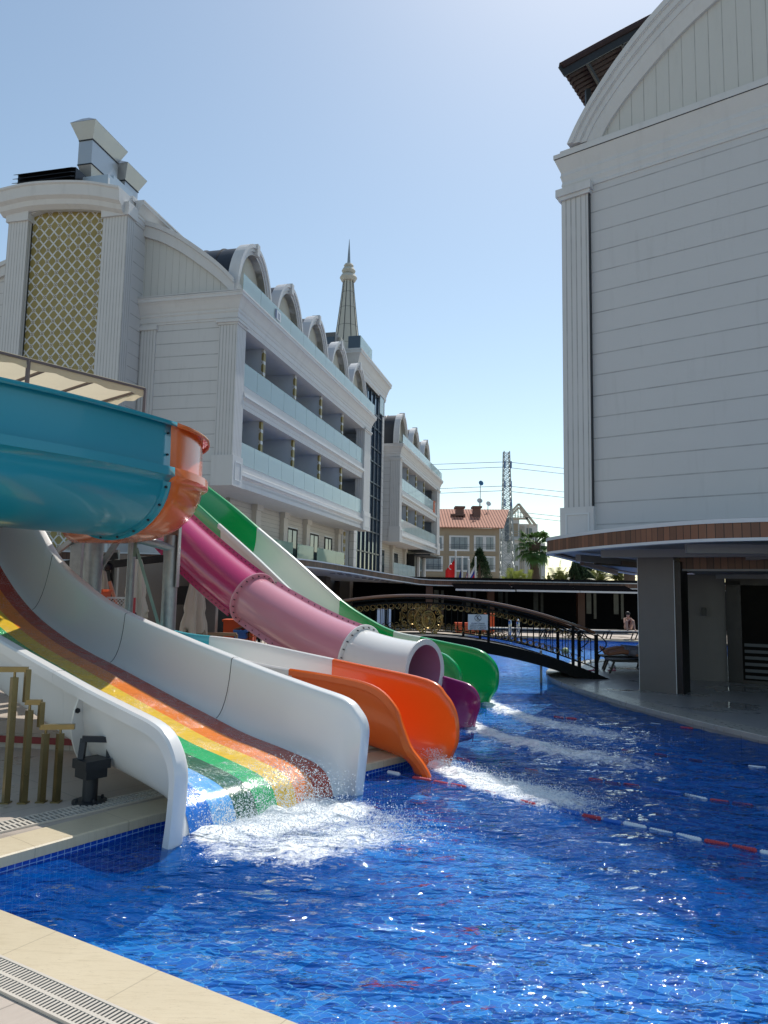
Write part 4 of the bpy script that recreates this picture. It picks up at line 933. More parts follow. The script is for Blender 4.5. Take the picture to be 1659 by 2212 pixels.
# bay
BX, BY0, BY1 = -2.05, 4.1, 9.35
bx('bay_wall', m_siding, (BX+.05, 4, BY0, BY0+.25, 3.2, 16.4), (BX+.4, BX+.6, BY0+.25, BY1, 3.2, 17.0), (BX+.05, 4, BY1-.25, BY1, 3.2, 16.4))
bx('pilaster', m_flute, (BX-.06, BX+.45, BY0-.06, BY0+1.0, 3.2, 16.1), (BX-.06, BX+.45, BY1-.85, BY1+.05, 3.2, 16.35))
bx('pilaster_base', m_white, (BX-.14, BX+.5, BY0-.14, BY0+1.05, 16.1, 16.62), (BX-.14, BX+.5, BY1-.9, BY1+.12, 16.35, 16.9))
bx('gilt_panel', m_gold, (BX+.22, BX+.3, BY0+1.0, BY1-.85, 3.4, 17.05)); bx('panel_edge', m_darkmetal, (BX+.16, BX+.22, BY1-.86, BY1-.85, 3.4, 16.9))
m_b = MB(); yo = [BY0+.05, BY0+1.4, BY0+2.8, BY0+4.2, BY1+.3]; zt_ = [17.0, 17.36, 17.55, 17.62, 17.5]
top = catmull(list(zip(yo, zt_)), 6)
prof2 = [(-.1, -.92), (-.30, -.80), (-.36, -.62), (-.50, -.52), (-.54, -.12), (-.60, -.08), (-.60, 0), (1.4, 0), (1.4, -.6)]
m_b.loft([[Vector((BX+o_, y_, z_+h_)) for o_, h_ in prof2] for y_, z_ in top], 0, True, True, False); obj('bay_cornice', m_b, m_white, H)
m_b = MB(); ar = catmull(list(zip([BY0+.9, BY0+1.8, BY0+2.7, BY0+3.6, BY1-.75], [16.45, 16.75, 16.85, 16.8, 16.6])), 6)
m_b.loft([[Vector((BX+.0, y_, z_)), Vector((BX+.0, y_, 17.1)), Vector((BX+.3, y_, 17.1)), Vector((BX+.3, y_, z_))] for y_, z_ in ar], 0, True, True, False); obj('bay_arch', m_b, m_white, H)
cornice([(BX+.5, BY0-.0), (EX+2.5, BY0-.0)], 16.1, .6, .8)
bx('bay_roof', m_white, (BX+.3, 3.0, BY0, BY1, 16.9, 17.1))
bx('side_wall', m_siding, (.2, .4, BY1, 22, 3.2, 14.6)); gable([BY1+.2, BY1+2, BY1+5, BY1+9, BY1+12], [16.4, 15.9, 14.9, 13.6, 12.6], .2, .4, .6, 'gable_arch', m_siding, 12.0)
bx('lower_end_wall', m_siding, (EX+.02, EX+.2, 2.0, BY0, 3.2, 5.9)); bx('end_soffit', m_white, (EX, .5, 0, 4.3, 5.83, 5.86))
# ---- terrace slab with wood fascia, running round to the restaurant
fpx = [(40, 1187, 24.5), (130, 1189, 25.2), (345, 1195, 27.2), (480, 1199, 29.0), (635, 1205.6, 31.5), (735, 1220, 35.5), (820, 1235.5, 38.5), (877, 1245, 41.0), (915, 1250.5, 42.3), (1000, 1253.2, 42.6), (1380, 1260, 42.8), (1700, 1266, 43.2)]
path3 = []
for px, py, Y in fpx: p = at_y(px, py, Y); path3.append((p.x, p.y, p.z))
path3[0] = (path3[1][0]*2-path3[2][0], path3[1][1]*2-path3[2][1], path3[1][2]); sm = catmull(path3, 5)
R = thing('restaurant_terrace', 'low terrace roof edged in dark wood, wrapping round to the shaded restaurant', 'pavilion', (2.3, 42.6, 0))
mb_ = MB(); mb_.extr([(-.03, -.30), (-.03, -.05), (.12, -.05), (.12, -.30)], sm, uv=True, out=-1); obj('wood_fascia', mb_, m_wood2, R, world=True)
for za, zb_, nm in ((-.05, .0, 'top_trim'), (-.35, -.30, 'bottom_trim')):
    mb_ = MB(); mb_.extr([(-.07, za), (-.07, zb_), (.14, zb_), (.14, za)], sm, out=-1); obj(nm, mb_, m_trim, R, world=True)
mb_ = MB(); rings = []
for p in sm: rings.append([Vector((p[0], p[1], p[2]-.33)), Vector((p[0], p[1], p[2]-.06)), ])
# deck slab from the fascia to behind the buildings
mb_ = MB(); back = [(p[0]-3.6 if p[1] < 41 else p[0], p[1]+(.8 if p[1] < 41 else 5.0)) for p in sm]
mb_.loft([[Vector((p[0], p[1], p[2]-.34)), Vector((p[0], p[1], p[2]-.02)), Vector((q[0], q[1], p[2]-.02)), Vector((q[0], q[1], p[2]-.34))] for p, q in zip(sm, back)], 0, True, True, False); obj('roof_slab', mb_, m_cream, R, world=True)
mb_ = MB()
for i in range(26, 44):
    for j in (0, 1):
        p = Vector(sm[min(i, len(sm)-1)]); q = Vector((*back[min(i, len(sm)-1)], p.z)); c = p.lerp(q, .12+.1*j); mb_.box(c.x-.12, c.x+.12, c.y-.1, c.y+.1, p.z-.36, p.z-.342)
obj('soffit_lights', mb_, m_darkmetal, R, world=True)
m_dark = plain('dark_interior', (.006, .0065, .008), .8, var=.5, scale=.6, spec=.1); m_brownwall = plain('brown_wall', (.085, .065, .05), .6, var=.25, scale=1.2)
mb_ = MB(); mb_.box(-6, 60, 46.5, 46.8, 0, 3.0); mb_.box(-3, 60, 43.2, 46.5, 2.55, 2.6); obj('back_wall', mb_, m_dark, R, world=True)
for k, x_ in enumerate([3.2, 5.2, 7.2, 9.4, 12.7, 14.4, 16.5]):
    for a_, b2, c_ in ((0, .3, .9), (.45, .62, .6)):
        mb_ = MB(); mb_.box(x_+a_, x_+b2, 46.42, 46.5, c_, 2.2); obj('back_window', mb_, plain('dim_window', (.05, .06, .06), .2, var=.95, scale=2), R, world=True)
for px in (927, 1255, 1060, 1450):
    p = at_y(px, 1300, 43.3); mb_ = MB(); mb_.box(p.x-.2, p.x+.2, 43.2, 43.6, 0, 2.6); obj('column', mb_, plain('brown_column', (.11, .05, .03), .5), R, world=True)
for a, b_, ya, yb in ((984, 1113, 1273.5, 1277), (1116, 1252, 1275.5, 1280), (1253.5, 1380, 1278, 1282)):
    p = at_y(a, ya, 40.5); q = at_y(b_, yb, 40.5); mb_ = MB(); mb_.box(p.x, q.x, 40.45, 40.55, p.z-.055, p.z+.045); obj('awning_bar', mb_, m_trim, R, world=True)
    mb_ = MB(); mb_.add([(p.x, 40.55, p.z), (q.x, 40.55, p.z), (q.x, 42.9, 2.62), (p.x, 42.9, 2.62), (p.x, 40.55, p.z-.02), (q.x, 40.55, p.z-.02), (q.x, 42.9, 2.6), (p.x, 42.9, 2.6)], [(0,1,2,3),(4,7,6,5),(0,4,5,1),(1,5,6,2),(2,6,7,3),(3,7,4,0)]); obj('awning_cloth', mb_, plain('black_awning', (.004, .004, .005), 1.0, spec=0.0), R, world=True)
# walls below the hotel terrace
mb_ = MB(); 
def lw(xa_, xb_, y_, z1_=2.95): mb_.box(xa_, xb_, y_, y_+.2, 0, z1_)
lw(-8, 24, .9); obj('undercroft_wall', mb_, m_brownwall, H)
for a in (2.0, 6.3, 10.5, 14.8): bx('undercroft_column', m_brownwall, (a, a+.7, -.2, .4, 0, 2.95))
mb_ = MB(); mb_.box(-9, -1, -8, 12, -.001, .0) if False else mb_.box(-1.5, -1.3, -1.0, 14, 0, 2.85); obj('undercroft_end_wall', mb_, plain('charcoal_wall', (.03, .032, .034), .7, var=.3), H)

# ---- ducts and machines on the bay roof (each its own thing)
def local_to_world(x, y, z=0): return frame_of(H) @ Vector((x, y, z))
def duct(px_list, label, x0, y0, L, Wd, z0, z1, zt, name='ventilation_duct'):
    t = thing(name, label, 'ventilation duct', local_to_world(x0, y0, z0), HA, 'ducts on the hotel roof')
    mb_ = MB(); mb_.box(0, L, 0, Wd, 0, z1-z0); obj('shaft', mb_, m_duct, t)
    fl = .27; h = zt-z1; mb_ = MB()
    mb_.add([(0, 0, z1-z0), (L, 0, z1-z0), (L, Wd, z1-z0), (0, Wd, z1-z0), (-fl, -fl, z1-z0+h*.75), (L+fl, -fl, z1-z0+h*.75), (L+fl, Wd+fl, z1-z0+h*.75), (-fl, Wd+fl, z1-z0+h*.75)], [(0,1,5,4),(1,2,6,5),(2,3,7,6),(3,0,4,7),(0,3,2,1)])
    obj('flared_head', mb_, m_duct, t)
    mb_ = MB(); q = z1-z0+h*.75+.012; mb_.add([(-fl, -fl, q), (L+fl, -fl, q), (L+fl, Wd+fl, q), (-fl, Wd+fl, q), (-fl*.2, Wd*.3, q+h*.3), (L+fl*.2, Wd*.3, q+h*.3), (L+fl*.2, Wd*.8, q+h*.3), (-fl*.2, Wd*.8, q+h*.3)], [(0,1,5,4),(1,2,6,5),(2,3,7,6),(3,0,4,7),(4,5,6,7),(3,2,1,0)])
    obj('sloping_cap', mb_, m_duct, t)
    mb_ = MB(); mb_.add([(0, 0, -.001), (L, 0, -.001), (L, Wd, -.001), (0, Wd, -.001), (.4, .25, -.55), (L-.4, .25, -.55), (L-.4, Wd-.1, -.55), (.4, Wd-.1, -.55)], [(0,1,5,4),(1,2,6,5),(2,3,7,6),(3,0,4,7),(4,5,6,7),(3,2,1,0)]); obj('base_taper', mb_, m_duct, t)
    mb_ = MB()
    for zz in (0, z1-z0): mb_.box(-.03, L+.03, -.03, 0, zz-.02, zz+.02); mb_.box(-.03, 0, 0, Wd, zz-.02, zz+.02)
    obj('flanges', mb_, m_darkmetal, t)
duct(None, 'taller sheet metal duct with flared head on the hotel roof', -1.17, 6.5, 1.77, .64, 19.07, 20.12, 21.0)
duct(None, 'lower sheet metal duct with flared head behind the taller one', .95, 6.35, 1.0, .64, 18.6, 19.55, 20.4)
t = thing('air_handling_unit', 'pale blue air handling unit under the metal ducts on the roof', 'air unit', local_to_world(-1.42, 5.5, 17.1), HA)
mb_ = MB(); mb_.box(0, 1.95, 0, 1.15, 0, 1.25); mb_.box(.5, 1.9, .1, 1.1, 1.25, 1.5); obj('cabinet', mb_, plain('pale_blue_sheet', (.36, .43, .49), .35, metal=.3, var=.06), t)
mb_ = MB(); mb_.box(.0, .08, -.03, 0, .05, 1.1); mb_.box(.8, .84, -.03, 0, .1, 1.05); mb_.box(1.7, 1.74, -.03, 0, .1, 1.05); mb_.box(.84, 1.7, -.03, 0, 1.0, 1.04); obj('panel_frame', mb_, m_trim, t); mb_ = MB(); mb_.box(.25, .62, -.03, 0, .72, .92); obj('grille', mb_, m_darkmetal, t)
t = thing('louvre_hood', 'black louvred intake hood on the hotel bay roof', 'louvre', local_to_world(-1.75, 6.75, 17.6), HA); mb_ = MB()
for k in range(5): mb_.add([(-.0-.03*k, 0, 1.0-.2*k), (-.25-.03*k, 0, .86-.2*k), (-.25-.03*k, 2.7, .86-.2*k), (0-.03*k, 2.7, 1.0-.2*k), (-.0-.03*k, 0, .98-.2*k), (-.25-.03*k, 0, .84-.2*k), (-.25-.03*k, 2.7, .84-.2*k), (0-.03*k, 2.7, .98-.2*k)], [(0,1,2,3),(7,6,5,4),(0,4,5,1),(1,5,6,2),(2,6,7,3),(3,7,4,0)])
obj('blades', mb_, m_blackmetal, t); mb_ = MB(); mb_.box(0, .9, 0, 2.7, 0, 1.0); obj('housing', mb_, m_blackmetal, t)
t = thing('roof_sign', 'small white and blue panel hung on the roof terrace glass', 'sign', local_to_world(2.35, -.28, 13.42), HA); mb_ = MB(); mb_.box(0, .62, 0, .02, 0, .4); obj('panel', mb_, m_trim, t); mb_ = MB(); mb_.box(0, .14, -.006, 0, 0, .4); mb_.box(.3, .34, -.006, 0, .05, .33); mb_.box(.44, .48, -.006, 0, .05, .33); obj('marks', mb_, plain('navy', (.02, .05, .16), .5), t)
t = thing('towel', 'orange towel hanging over the far wing balcony glass', 'towel', local_to_world(43.6, .0, 9.95), HA); mb_ = MB()
mb_.loft([[Vector((x_, .03+(.015*sin(x_*14)+(.03 if x_ > .6 else 0)), z_)) for z_ in (.95, .6, .2, -.2)] for x_ in [i*.12 for i in range(12)]], 0, False, False); 
o_ = obj('cloth', mb_, plain('orange_cloth', (.62, .13, .035), .9), t, fix=False); md = o_.modifiers.new('th', 'SOLIDIFY'); md.thickness = .015

# ------------------------------------------------------------------ white building on the right
BA = radians(-37)
B = thing('white_building', 'white boarded building with arched gable above the round wood-edged canopy on the right', 'building', (4.45, 17.94, 0), BA)
def bb(name, mat, *b, label=None): return bx(name, mat, *b, parent=B, label=label)
m_side_r = wallmat('white_siding_right', (.55, .55, .56), 'z', .52, .5, wd=.03)
bb('front_wall', m_side_r, (.12, 16, .0, .3, 3.1, 12.3)); bb('side_wall', m_side_r, (.12, .4, .3, 9, 3.1, 12.3)); bb('upper_slab', m_white, (.4, 16, .3, 9, 12.3, 13.0))
bb('pilaster', m_flute, (-.02, .68, -.10, .5, 4.05, 12.0)); bb('pilaster_base', m_white, (-.1, .74, -.16, .56, 3.15, 4.05), (-.08, .74, -.16, .56, 11.9, 12.0), (-.14, .78, -.2, .6, 12.0, 12.2))
bb('base_panel', m_trim, (.04, .6, -.18, -.16, 3.86, 3.9), (.04, .08, -.18, -.16, 3.2, 3.86), (.6, .64, -.18, -.16, 3.2, 3.9)); bb('downpipe', m_darkmetal, (.70, .712, -.12, -.02, 4.05, 11.9))
PR = [(0,0), (.06,0), (.06,.06), (.02,.10), (.04,.16), (.10,.24), (.06,.34), (.13,.46), (.16,.50), (.12,.56), (.12,.62), (.42,.98), (.46,1.0), (.46,1.12), (0,1.12)]
cornice([(0, 9), (0, 0), (16, 0)], 12.13, .42, .92, parent=B, prof=PR, out=1)
bb('cornice_shadow_line', m_darkmetal, (-.17, 16, -.19, -.15, 13.03, 13.05))
yo_ = [.22, .5, .95, 1.6, 2.45, 3.4, 4.6, 6.2, 8.0, 9.8, 11.4]; zo_ = [13.28, 13.78, 14.4, 15.12, 15.85, 16.45, 16.95, 17.35, 17.5, 17.35, 16.95]
yi_ = [.98, 1.2, 1.6, 2.15, 2.85, 3.7, 4.8, 6.3, 8.0, 9.7, 11.2]; zi_ = [13.22, 13.6, 14.05, 14.55, 15.1, 15.6, 16.05, 16.45, 16.6, 16.45, 16.05]
oc = catmull(list(zip(yo_, zo_)), 5); ic_ = catmull(list(zip(yi_, zi_)), 5); mb_ = MB()
def lp(a, b_, t): return (a[0]+(b_[0]-a[0])*t, a[1]+(b_[1]-a[1])*t)
rings = []
for a, b_ in zip(oc, ic_):
    prf = [(0, .35), (0, -.30), (.17, -.30), (.18, -.27), (.20, -.27), (.21, -.24), (.38, -.24), (.39, -.21), (.41, -.21), (.42, -.18), (.60, -.18), (.61, -.15), (.75, -.12), (1, -.04), (1, .35)]
    rings.append([Vector((lp(a, b_, t)[0], y_, lp(a, b_, t)[1])) for t, y_ in prf])
mb_.loft(rings, 0, True, True, False); obj('gable_arch', mb_, m_white, B)
pl = [(ic_[0][0], 13.1)]+ic_+[(ic_[-1][0], 13.1)]; mb_ = MB(); mb_.add([(a, .05, b_) for a, b_ in pl], [list(range(len(pl)))]); obj('gable_boards', mb_, m_vboard, B, fix=False)
mb_ = MB(); mb_.loft([[Vector((a[0], .35, a[1]-.03)), Vector((a[0], 9, a[1]-.03))] for a in oc], 0, False, False, True); obj('vault_roof', mb_, m_darkroof, B, fix=False)
bb('gable_ledge', m_white, (-.02, 16, -.17, .05, 13.165, 13.22))
# tiled penthouse roof poking out behind the gable
t = thing('tiled_roof_shelter', 'dark red tiled shelter roof behind the white arched gable', 'roof shelter', (5.7, 22.0, 13.2), BA)
def rl(px, py, Y): return at_y(px, py, Y)
rA = rl(1213, 149, 21.0); rB = rl(1420, 44, 21.6); rC = rl(1264, 228, 24.0)
nrm = (rC-rA); mb_ = MB(); ed = rB-rA; rows = []
for i in range(25):
    p = rA+ed*(i/12)+Vector((0,0,.10*sin(i/24*pi))); rows.append([p+nrm*(j/6*1.6) for j in range(7)])
mb_.loft(rows, 0, False, False, False); o_ = obj('soffit_boards', mb_, plain('maroon_boards', (.035, .008, .009), .7, var=.3), t, world=True, fix=False); md = o_.modifiers.new('th', 'SOLIDIFY'); md.thickness = .05
mb_ = MB()
for i in range(17):
    p = rA+nrm*(i/16*1.6); rows = []
    for j in range(25):
        q = p+ed*(j/12)+Vector((0,0,.10*sin(j/24*pi)+.09)); rows.append(q)
    mb_.tube(rows, .12, 8)
obj('roof_tiles', mb_, plain('dark_red_tile', (.03, .010, .010), .7, var=.3), t, world=True)
mb_ = MB()
for i in range(25):
    p = rA+ed*(i/12)+Vector((0,0,.10*sin(i/24*pi)))
    if i < 24: q = rA+ed*((i+1)/12)+Vector((0,0,.10*sin((i+1)/24*pi))); mb_.bar(p+Vector((0,0,-.09)), q+Vector((0,0,-.09)), .06, .34)
obj('fascia', mb_, plain('dark_fascia', (.012, .014, .018), .6), t, world=True)
for u in (.25, .62, 1.0, 1.4):
    p = rA+ed*u; mb_ = MB(); mb_.bar(p+Vector((0,0,-.14)), p+nrm*1.6+Vector((0,0,-.14)), .07, .16); obj('rafter', mb_, MC['dark_fascia'], t, world=True)
p = rl(1270, 200, 22.2); mb_ = MB(); mb_.bar((p.x, p.y, 13.0), (p.x, p.y, rA.z+.2), .16); obj('leg', mb_, MC['dark_fascia'], t, world=True)
mb_ = MB(); mb_.bar((p.x, p.y, 16.5), (p.x+.9, p.y+1.0, rA.z-.1), .10); obj('brace', mb_, MC['dark_fascia'], t, world=True)

# ---- round canopy with wooden fascia
cv = [(16, 9.4, 0), (12, 10.0, 0), (9, 10.85, 0), (7.2, 11.45, 0), (6.2, 11.9, 0), (5.33, 12.53, 0), (4.69, 13.68, 0), (4.21, 15.02, 0), (3.92, 16.2, 0), (3.86, 17.0, 0), (4.29, 17.95, 0), (5.43, 20.42, 0), (7.1, 24.25, 0), (9.03, 28.1, 0), (11, 31.5, 0)]
cs = catmull(cv, 7); CN = thing('round_canopy', 'round projecting canopy edged in brown wood boards under the white building', 'canopy', (6, 14, 0))
zb_, zt2 = 2.88, 3.19
mb_ = MB(); mb_.extr([(0, zb_+.03), (0, zt2-.03), (.1, zt2-.03), (.1, zb_+.03)], cs, uv=True, out=-1); obj('wood_fascia', mb_, m_wood, CN, world=True)
mb_ = MB(); mb_.extr([(-.05, zt2-.03), (-.05, zt2+.01), (.12, zt2+.04), (.12, zt2-.03)], cs, out=-1); obj('top_trim', mb_, m_trim, CN, world=True)
mb_ = MB(); mb_.extr([(-.05, zb_-.02), (-.05, zb_+.03), (.12, zb_+.03), (.12, zb_-.02)], cs, out=-1); obj('bottom_trim', mb_, m_trim, CN, world=True)
m_soff = plain('grey_soffit', (.22, .225, .235), .5, var=.08); m_soffb = plain('brown_soffit', (.17, .12, .105), .55, var=.15)
mb_ = MB(); mb_.prism([(p[0]+.02, p[1]+.02) for p in cs]+[(18, 31.5), (18, 9.4)], zb_+.06, zb_+.12); obj('soffit', mb_, m_soff, CN, world=True)
mb_ = MB(); mb_.prism([(p[0]+.03, p[1]+.03) for p in cs]+[(18, 31.5), (18, 9.4)], zt2-.05, zt2+.02); obj('roof_deck', mb_, m_white, CN, world=True)
bmw = [Vector((5.0, 16.6, 0)), Vector((12.5, 26.5, 0))]
for a, b_ in (((4.6, 15.6, 2.82), (9, 13.3, 2.82)), ((4.5, 17.1, 2.80), (12, 24.0, 2.80)), ((5.4, 13.2, 2.80), (12, 12.4, 2.80)), ((8.0, 12.0, 2.78), (7.2, 15.2, 2.78))):
    mb_ = MB(); mb_.bar(a, b_, .14, .16); obj('soffit_beam', mb_, m_soff, CN, world=True)
mb_ = MB(); mb_.bar((5.7, 18.4, 2.76), (12, 24.6, 2.76), .5, .10); mb_.bar((5.2, 19.4, 2.80), (8.5, 27.0, 2.80), .10, .14); obj('brown_beam', mb_, m_soffb, CN, world=True)
mb_ = MB(); mb_.bar((5.0, 17.6, 2.70), (9.5, 21.6, 2.70), .05, .05); obj('dark_pipe', mb_, m_blackmetal, CN, world=True)
mb_ = MB()
for k in range(4): mb_.tube([(7.4+k*.75, 20.6+k*.55, 2.66), (7.4+k*.75, 20.6+k*.55, 2.72)], .2, 6)
obj('recessed_lights', mb_, plain('light_well', (.09, .03, .02), .6), CN, world=True)
# pillars
def pillar(pa, pb, w2, z1, label, dark=False):
    a = Vector((pa[0], pa[1], 0)); b_ = Vector((pb[0], pb[1], 0)); ang = atan2(b_.y-a.y, b_.x-a.x); L = (b_-a).length
    t = thing('stone_pillar', label, 'pillar', a, ang); mb_ = MB(); mb_.box(0, L, 0, w2, 0, z1); obj('stone_cladding', mb_, m_lantern, t); return t, L
t, L = pillar(at_z(1382.5, 1491, 0), at_z(1461.5, 1498.5, 0), .55, 2.78, 'front grey stone pillar with a black side under the canopy')
mb_ = MB(); mb_.box(L+.005, L+.13, .02, .5, 0, 2.66); obj('black_side_panel', mb_, m_blackmetal, t); mb_ = MB(); mb_.box(L, L+.01, -.008, .02, 0, 2.7); mb_.box(-.01, 0, -.008, .02, 0, 2.75); obj('edge_trim', mb_, m_trim, t)
t, L = pillar(at_z(1487, 1468.5, 0), at_z(1573, 1473.5, 0), .6, 2.5, 'rear grey stone pillar beside the glass door')
lp_ = thing('wall_lamp', 'small black wall lamp on the rear stone pillar', 'lamp', t.location+Vector((L*.45*cos(t.rotation_euler.z), L*.45*sin(t.rotation_euler.z), 1.6)), t.rotation_euler.z)
mb_ = MB(); mb_.box(-.055, .055, -.1, 0, -.08, .10); mb_.box(-.04, .04, -.085, -.015, .10, .115); obj('lamp_body', mb_, m_blackmetal, lp_)
# entrance behind
EN = thing('glass_entrance', 'dark glazed entrance wall with frosted stripes under the canopy', 'entrance', at_z(1573.5, 1474.5, 0), radians(-33))
mb_ = MB(); mb_.box(0, .32, 0, .12, 0, 2.35); mb_.box(0, 6, .0, .12, 2.25, 2.40); mb_.box(.32, 6, .02, .12, 0, .08); mb_.box(2.6, 2.7, .02, .1, .08, 2.25); obj('door_frame', mb_, m_blackmetal, EN)
mb_ = MB(); mb_.box(.32, 6, .04, .06, .08, 2.25); obj('door_glass', mb_, plain('dark_glass', (.002, .0025, .003), .3, spec=.04, var=.3), EN)
mb_ = MB()
for k in range(6): mb_.box(.36, 5.9, .03, .038, .12+k*.145, .19+k*.145)
obj('frosted_stripes', mb_, plain('frosted_film', (.09, .10, .11), .6), EN)
mb_ = MB(); mb_.box(-.2, 6, -.02, .12, 2.40, 2.62); obj('door_header', mb_, m_soff, EN)
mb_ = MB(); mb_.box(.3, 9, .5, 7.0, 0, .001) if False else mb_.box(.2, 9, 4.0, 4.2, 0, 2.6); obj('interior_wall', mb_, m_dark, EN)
IB = thing('inner_beam', 'shaded inner beam faced in wood boards above the entrance', 'beam', (6.16, 15.35, 0), radians(-28))
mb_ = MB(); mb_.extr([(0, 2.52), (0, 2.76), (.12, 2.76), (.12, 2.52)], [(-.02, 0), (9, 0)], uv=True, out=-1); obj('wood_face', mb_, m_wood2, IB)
mb_ = MB(); mb_.box(.02, 10, .12, 4.2, 2.50, 2.56); obj('ceiling', mb_, m_soff, IB); mb_ = MB(); mb_.box(-.02, 9, -.02, .14, 2.48, 2.52); obj('trim', mb_, m_soff, IB)
# ------------------------------------------------------------------ arched footbridge
BY = 17.7
FB = thing('footbridge', 'black arched footbridge with gold ring balustrade across the pool', 'bridge', (.9, BY, 0))
def rail_z(x):   # handrail height, surveyed
    t = (x-.9)/4.4; return 1.87-.93*t*t*(1-.035*abs(t))
def deck_z(x):
    t = (x-.9)/4.6; return .93-.98*t*t
m_br = plain('bridge_black', (.004, .005, .006), .5, var=.3, spec=.12); m_hr = plain('bronze_handrail', (.16, .07, .035), .3, metal=.3, var=.2, coat=.6)
m_ring = plain('gilt_ring', (.30, .205, .08), .35, metal=.9, var=.2)
xsb = [-3.5+i*.18 for i in range(50)]
xsb = [x for x in xsb if x <= 5.45]
mb_ = MB(); mb_.loft([[Vector((x, y_, deck_z(x)+dz)) for y_, dz in ((BY, 0), (BY, -.27 if x < 4.6 else -.27+.25*(x-4.6)/.85), (BY+.12, -.27 if x < 4.6 else -.27+.25*(x-4.6)/.85), (BY+.12, 0))] for x in xsb+[5.55]], 0, True, True, False)
mb_.loft([[Vector((x, y_+1.55, deck_z(x)+dz)) for y_, dz in ((BY, 0), (BY, -.27), (BY+.12, -.27), (BY+.12, 0))] for x in xsb], 0, True, True, False)
obj('arch_beam', mb_, m_br, FB, world=True)
mb_ = MB(); mb_.loft([[Vector((x, y_, deck_z(x)+dz)) for y_, dz in ((BY+.12, -.03), (BY+.12, -.10), (BY+1.55, -.10), (BY+1.55, -.03))] for x in xsb], 0, True, True, False); obj('walkway', mb_, plain('dark_planks', (.03, .025, .02), .6), FB, world=True)
for side, yy in ((0, BY+.06), (1, BY+1.6)):
    mb_ = MB(); X_ = [-3.5+i*.15 for i in range(59)]; X_ = [x for x in X_ if x <= 5.1]
    mb_.tube([(x, yy, rail_z(x)) for x in X_], .036, 10); obj('handrail', mb_, m_hr, FB, world=True)
    mb_ = MB(); mb_.loft([[Vector((x, yy+a, rail_z(x)-.065+b_)) for a, b_ in ((-.02, -.012), (.02, -.012), (.02, .012), (-.02, .012))] for x in X_], 0, True, True, False)
    off = .165; lo = .76
    def tz(x): return rail_z(x)-.17
    def mz(x): return rail_z(x)-.33
    def l1(x): return deck_z(x)+.26
    def l0(x): return deck_z(x)+.12
    for fz in (tz, l0): mb_.loft([[Vector((x, yy+a, fz(x)+b_)) for a, b_ in ((-.013, -.013), (.013, -.013), (.013, .013), (-.013, .013))] for x in X_], 0, True, True, False)
    obj('rail_bars', mb_, m_br, FB, world=True)
    mb_ = MB(); rg = MB(); x = -3.3; k = 0
    while x < 5.0:
        mb_.bar((x, yy, deck_z(x)+.12), (x, yy, rail_z(x)-.17), .016); k += 1; x += .15
    obj('balusters', mb_, m_br, FB, world=True)
    x = -3.225; rr = .062; mbs = (MB(), MB())
    while x < 4.98:
        for mb_, zc_ in zip(mbs, (tz(x)-.075, l0(x)+.075)): mb_.tube([(x+rr*cos(2*pi*q/14), yy, zc_+rr*sin(2*pi*q/14)) for q in range(14)], .0085, 5, closed=True)
        x += .15
    for mb_ in mbs: obj('gilt_rings', mb_, m_ring, FB, world=True)
    for px_ in (-2.9, -1.05, .1 if side else -99, 2.1 if side else -99, 2.53, 4.53, 5.08):
        if px_ < -50: continue
        mb_ = MB(); mb_.bar((px_, yy, deck_z(px_)-.02), (px_, yy, rail_z(px_)-.03), .075 if px_ > 5 else .06); obj('post', mb_, m_br, FB, world=True)
    mb_ = MB(); c0 = (5.10, rail_z(5.08)); mb_.tube([(5.1+.22*sin(t_*pi/10)+.0, yy, c0[1]-.02-.45*(t_/10)) for t_ in range(11)]+[(5.1+.07, yy, c0[1]-.55)], .014, 6); obj('end_scroll', mb_, m_br, FB, world=True)
# gilt crest
CR = thing('gilt_crest', 'ornate gilt crest medallion mounted on the bridge railing', 'crest', (1.10, BY-.02, 1.31)); mb_ = MB(); cx_, cz_ = 0, 0
def sp2(cx, cz, r0, turns, dirn, st, rad=.014):
    return [(cx+r0*(1-t/30*.85)*cos(st+dirn*turns*2*pi*t/30), 0, cz+r0*(1-t/30*.85)*sin(st+dirn*turns*2*pi*t/30)) for t in range(31)]
mb_.tube([(.155*cos(2*pi*q/28), -.015, .205*sin(2*pi*q/28)) for q in range(28)], .018, 6, closed=True)
mb_.tube([(.115*cos(2*pi*q/28), -.02, .16*sin(2*pi*q/28)) for q in range(28)], .012, 6, closed=True)
for sx in (-1, 1):
    for (a, b_, r_, st) in ((.22, .17, .075, 0), (.26, .0, .07, 1.5), (.22, -.17, .08, 3), (.11, .27, .06, 1), (.1, -.27, .065, 4), (.31, .09, .045, 2), (.31, -.09, .045, 5), (.18, .26, .04, 0), (.17, -.28, .045, 2)):
        mb_.tube([(sx*(a)+sx*(p[0]-a), p[1], p[2]) for p in sp2(a, b_, r_, 1.6, 1, st)], .013, 5)
    mb_.tube([(sx*(.2+.13*sin(t/12*pi)), 0, -.28+.56*t/12) for t in range(13)], .02, 6)
obj('scrollwork', mb_, m_ring, CR)
mb_ = MB(); mb_.ico((0, .0, 0), .1, 2, sc=(1, .4, 1.45)); mb_.ico((0, -.04, .02), .055, 2, sc=(1, .6, 1.3)); mb_.ico((-.04, -.035, .1), .03, 1); mb_.ico((.04, -.035, .1), .03, 1); mb_.ico((0, -.05, -.05), .035, 1)
for k in range(10): an = 2*pi*k/10; mb_.ico((.085*cos(an), -.02, .125*sin(an)), .028, 1)
obj('medallion', mb_, m_ring, CR)
CR2 = copy_tree(CR); CR2.location = (.80, BY+1.58, 1.33); CR2['label'] = 'second gilt crest on the far railing of the bridge, left of the front one'
CR['group'] = CR2['group'] = 'gilt crests on the bridge'
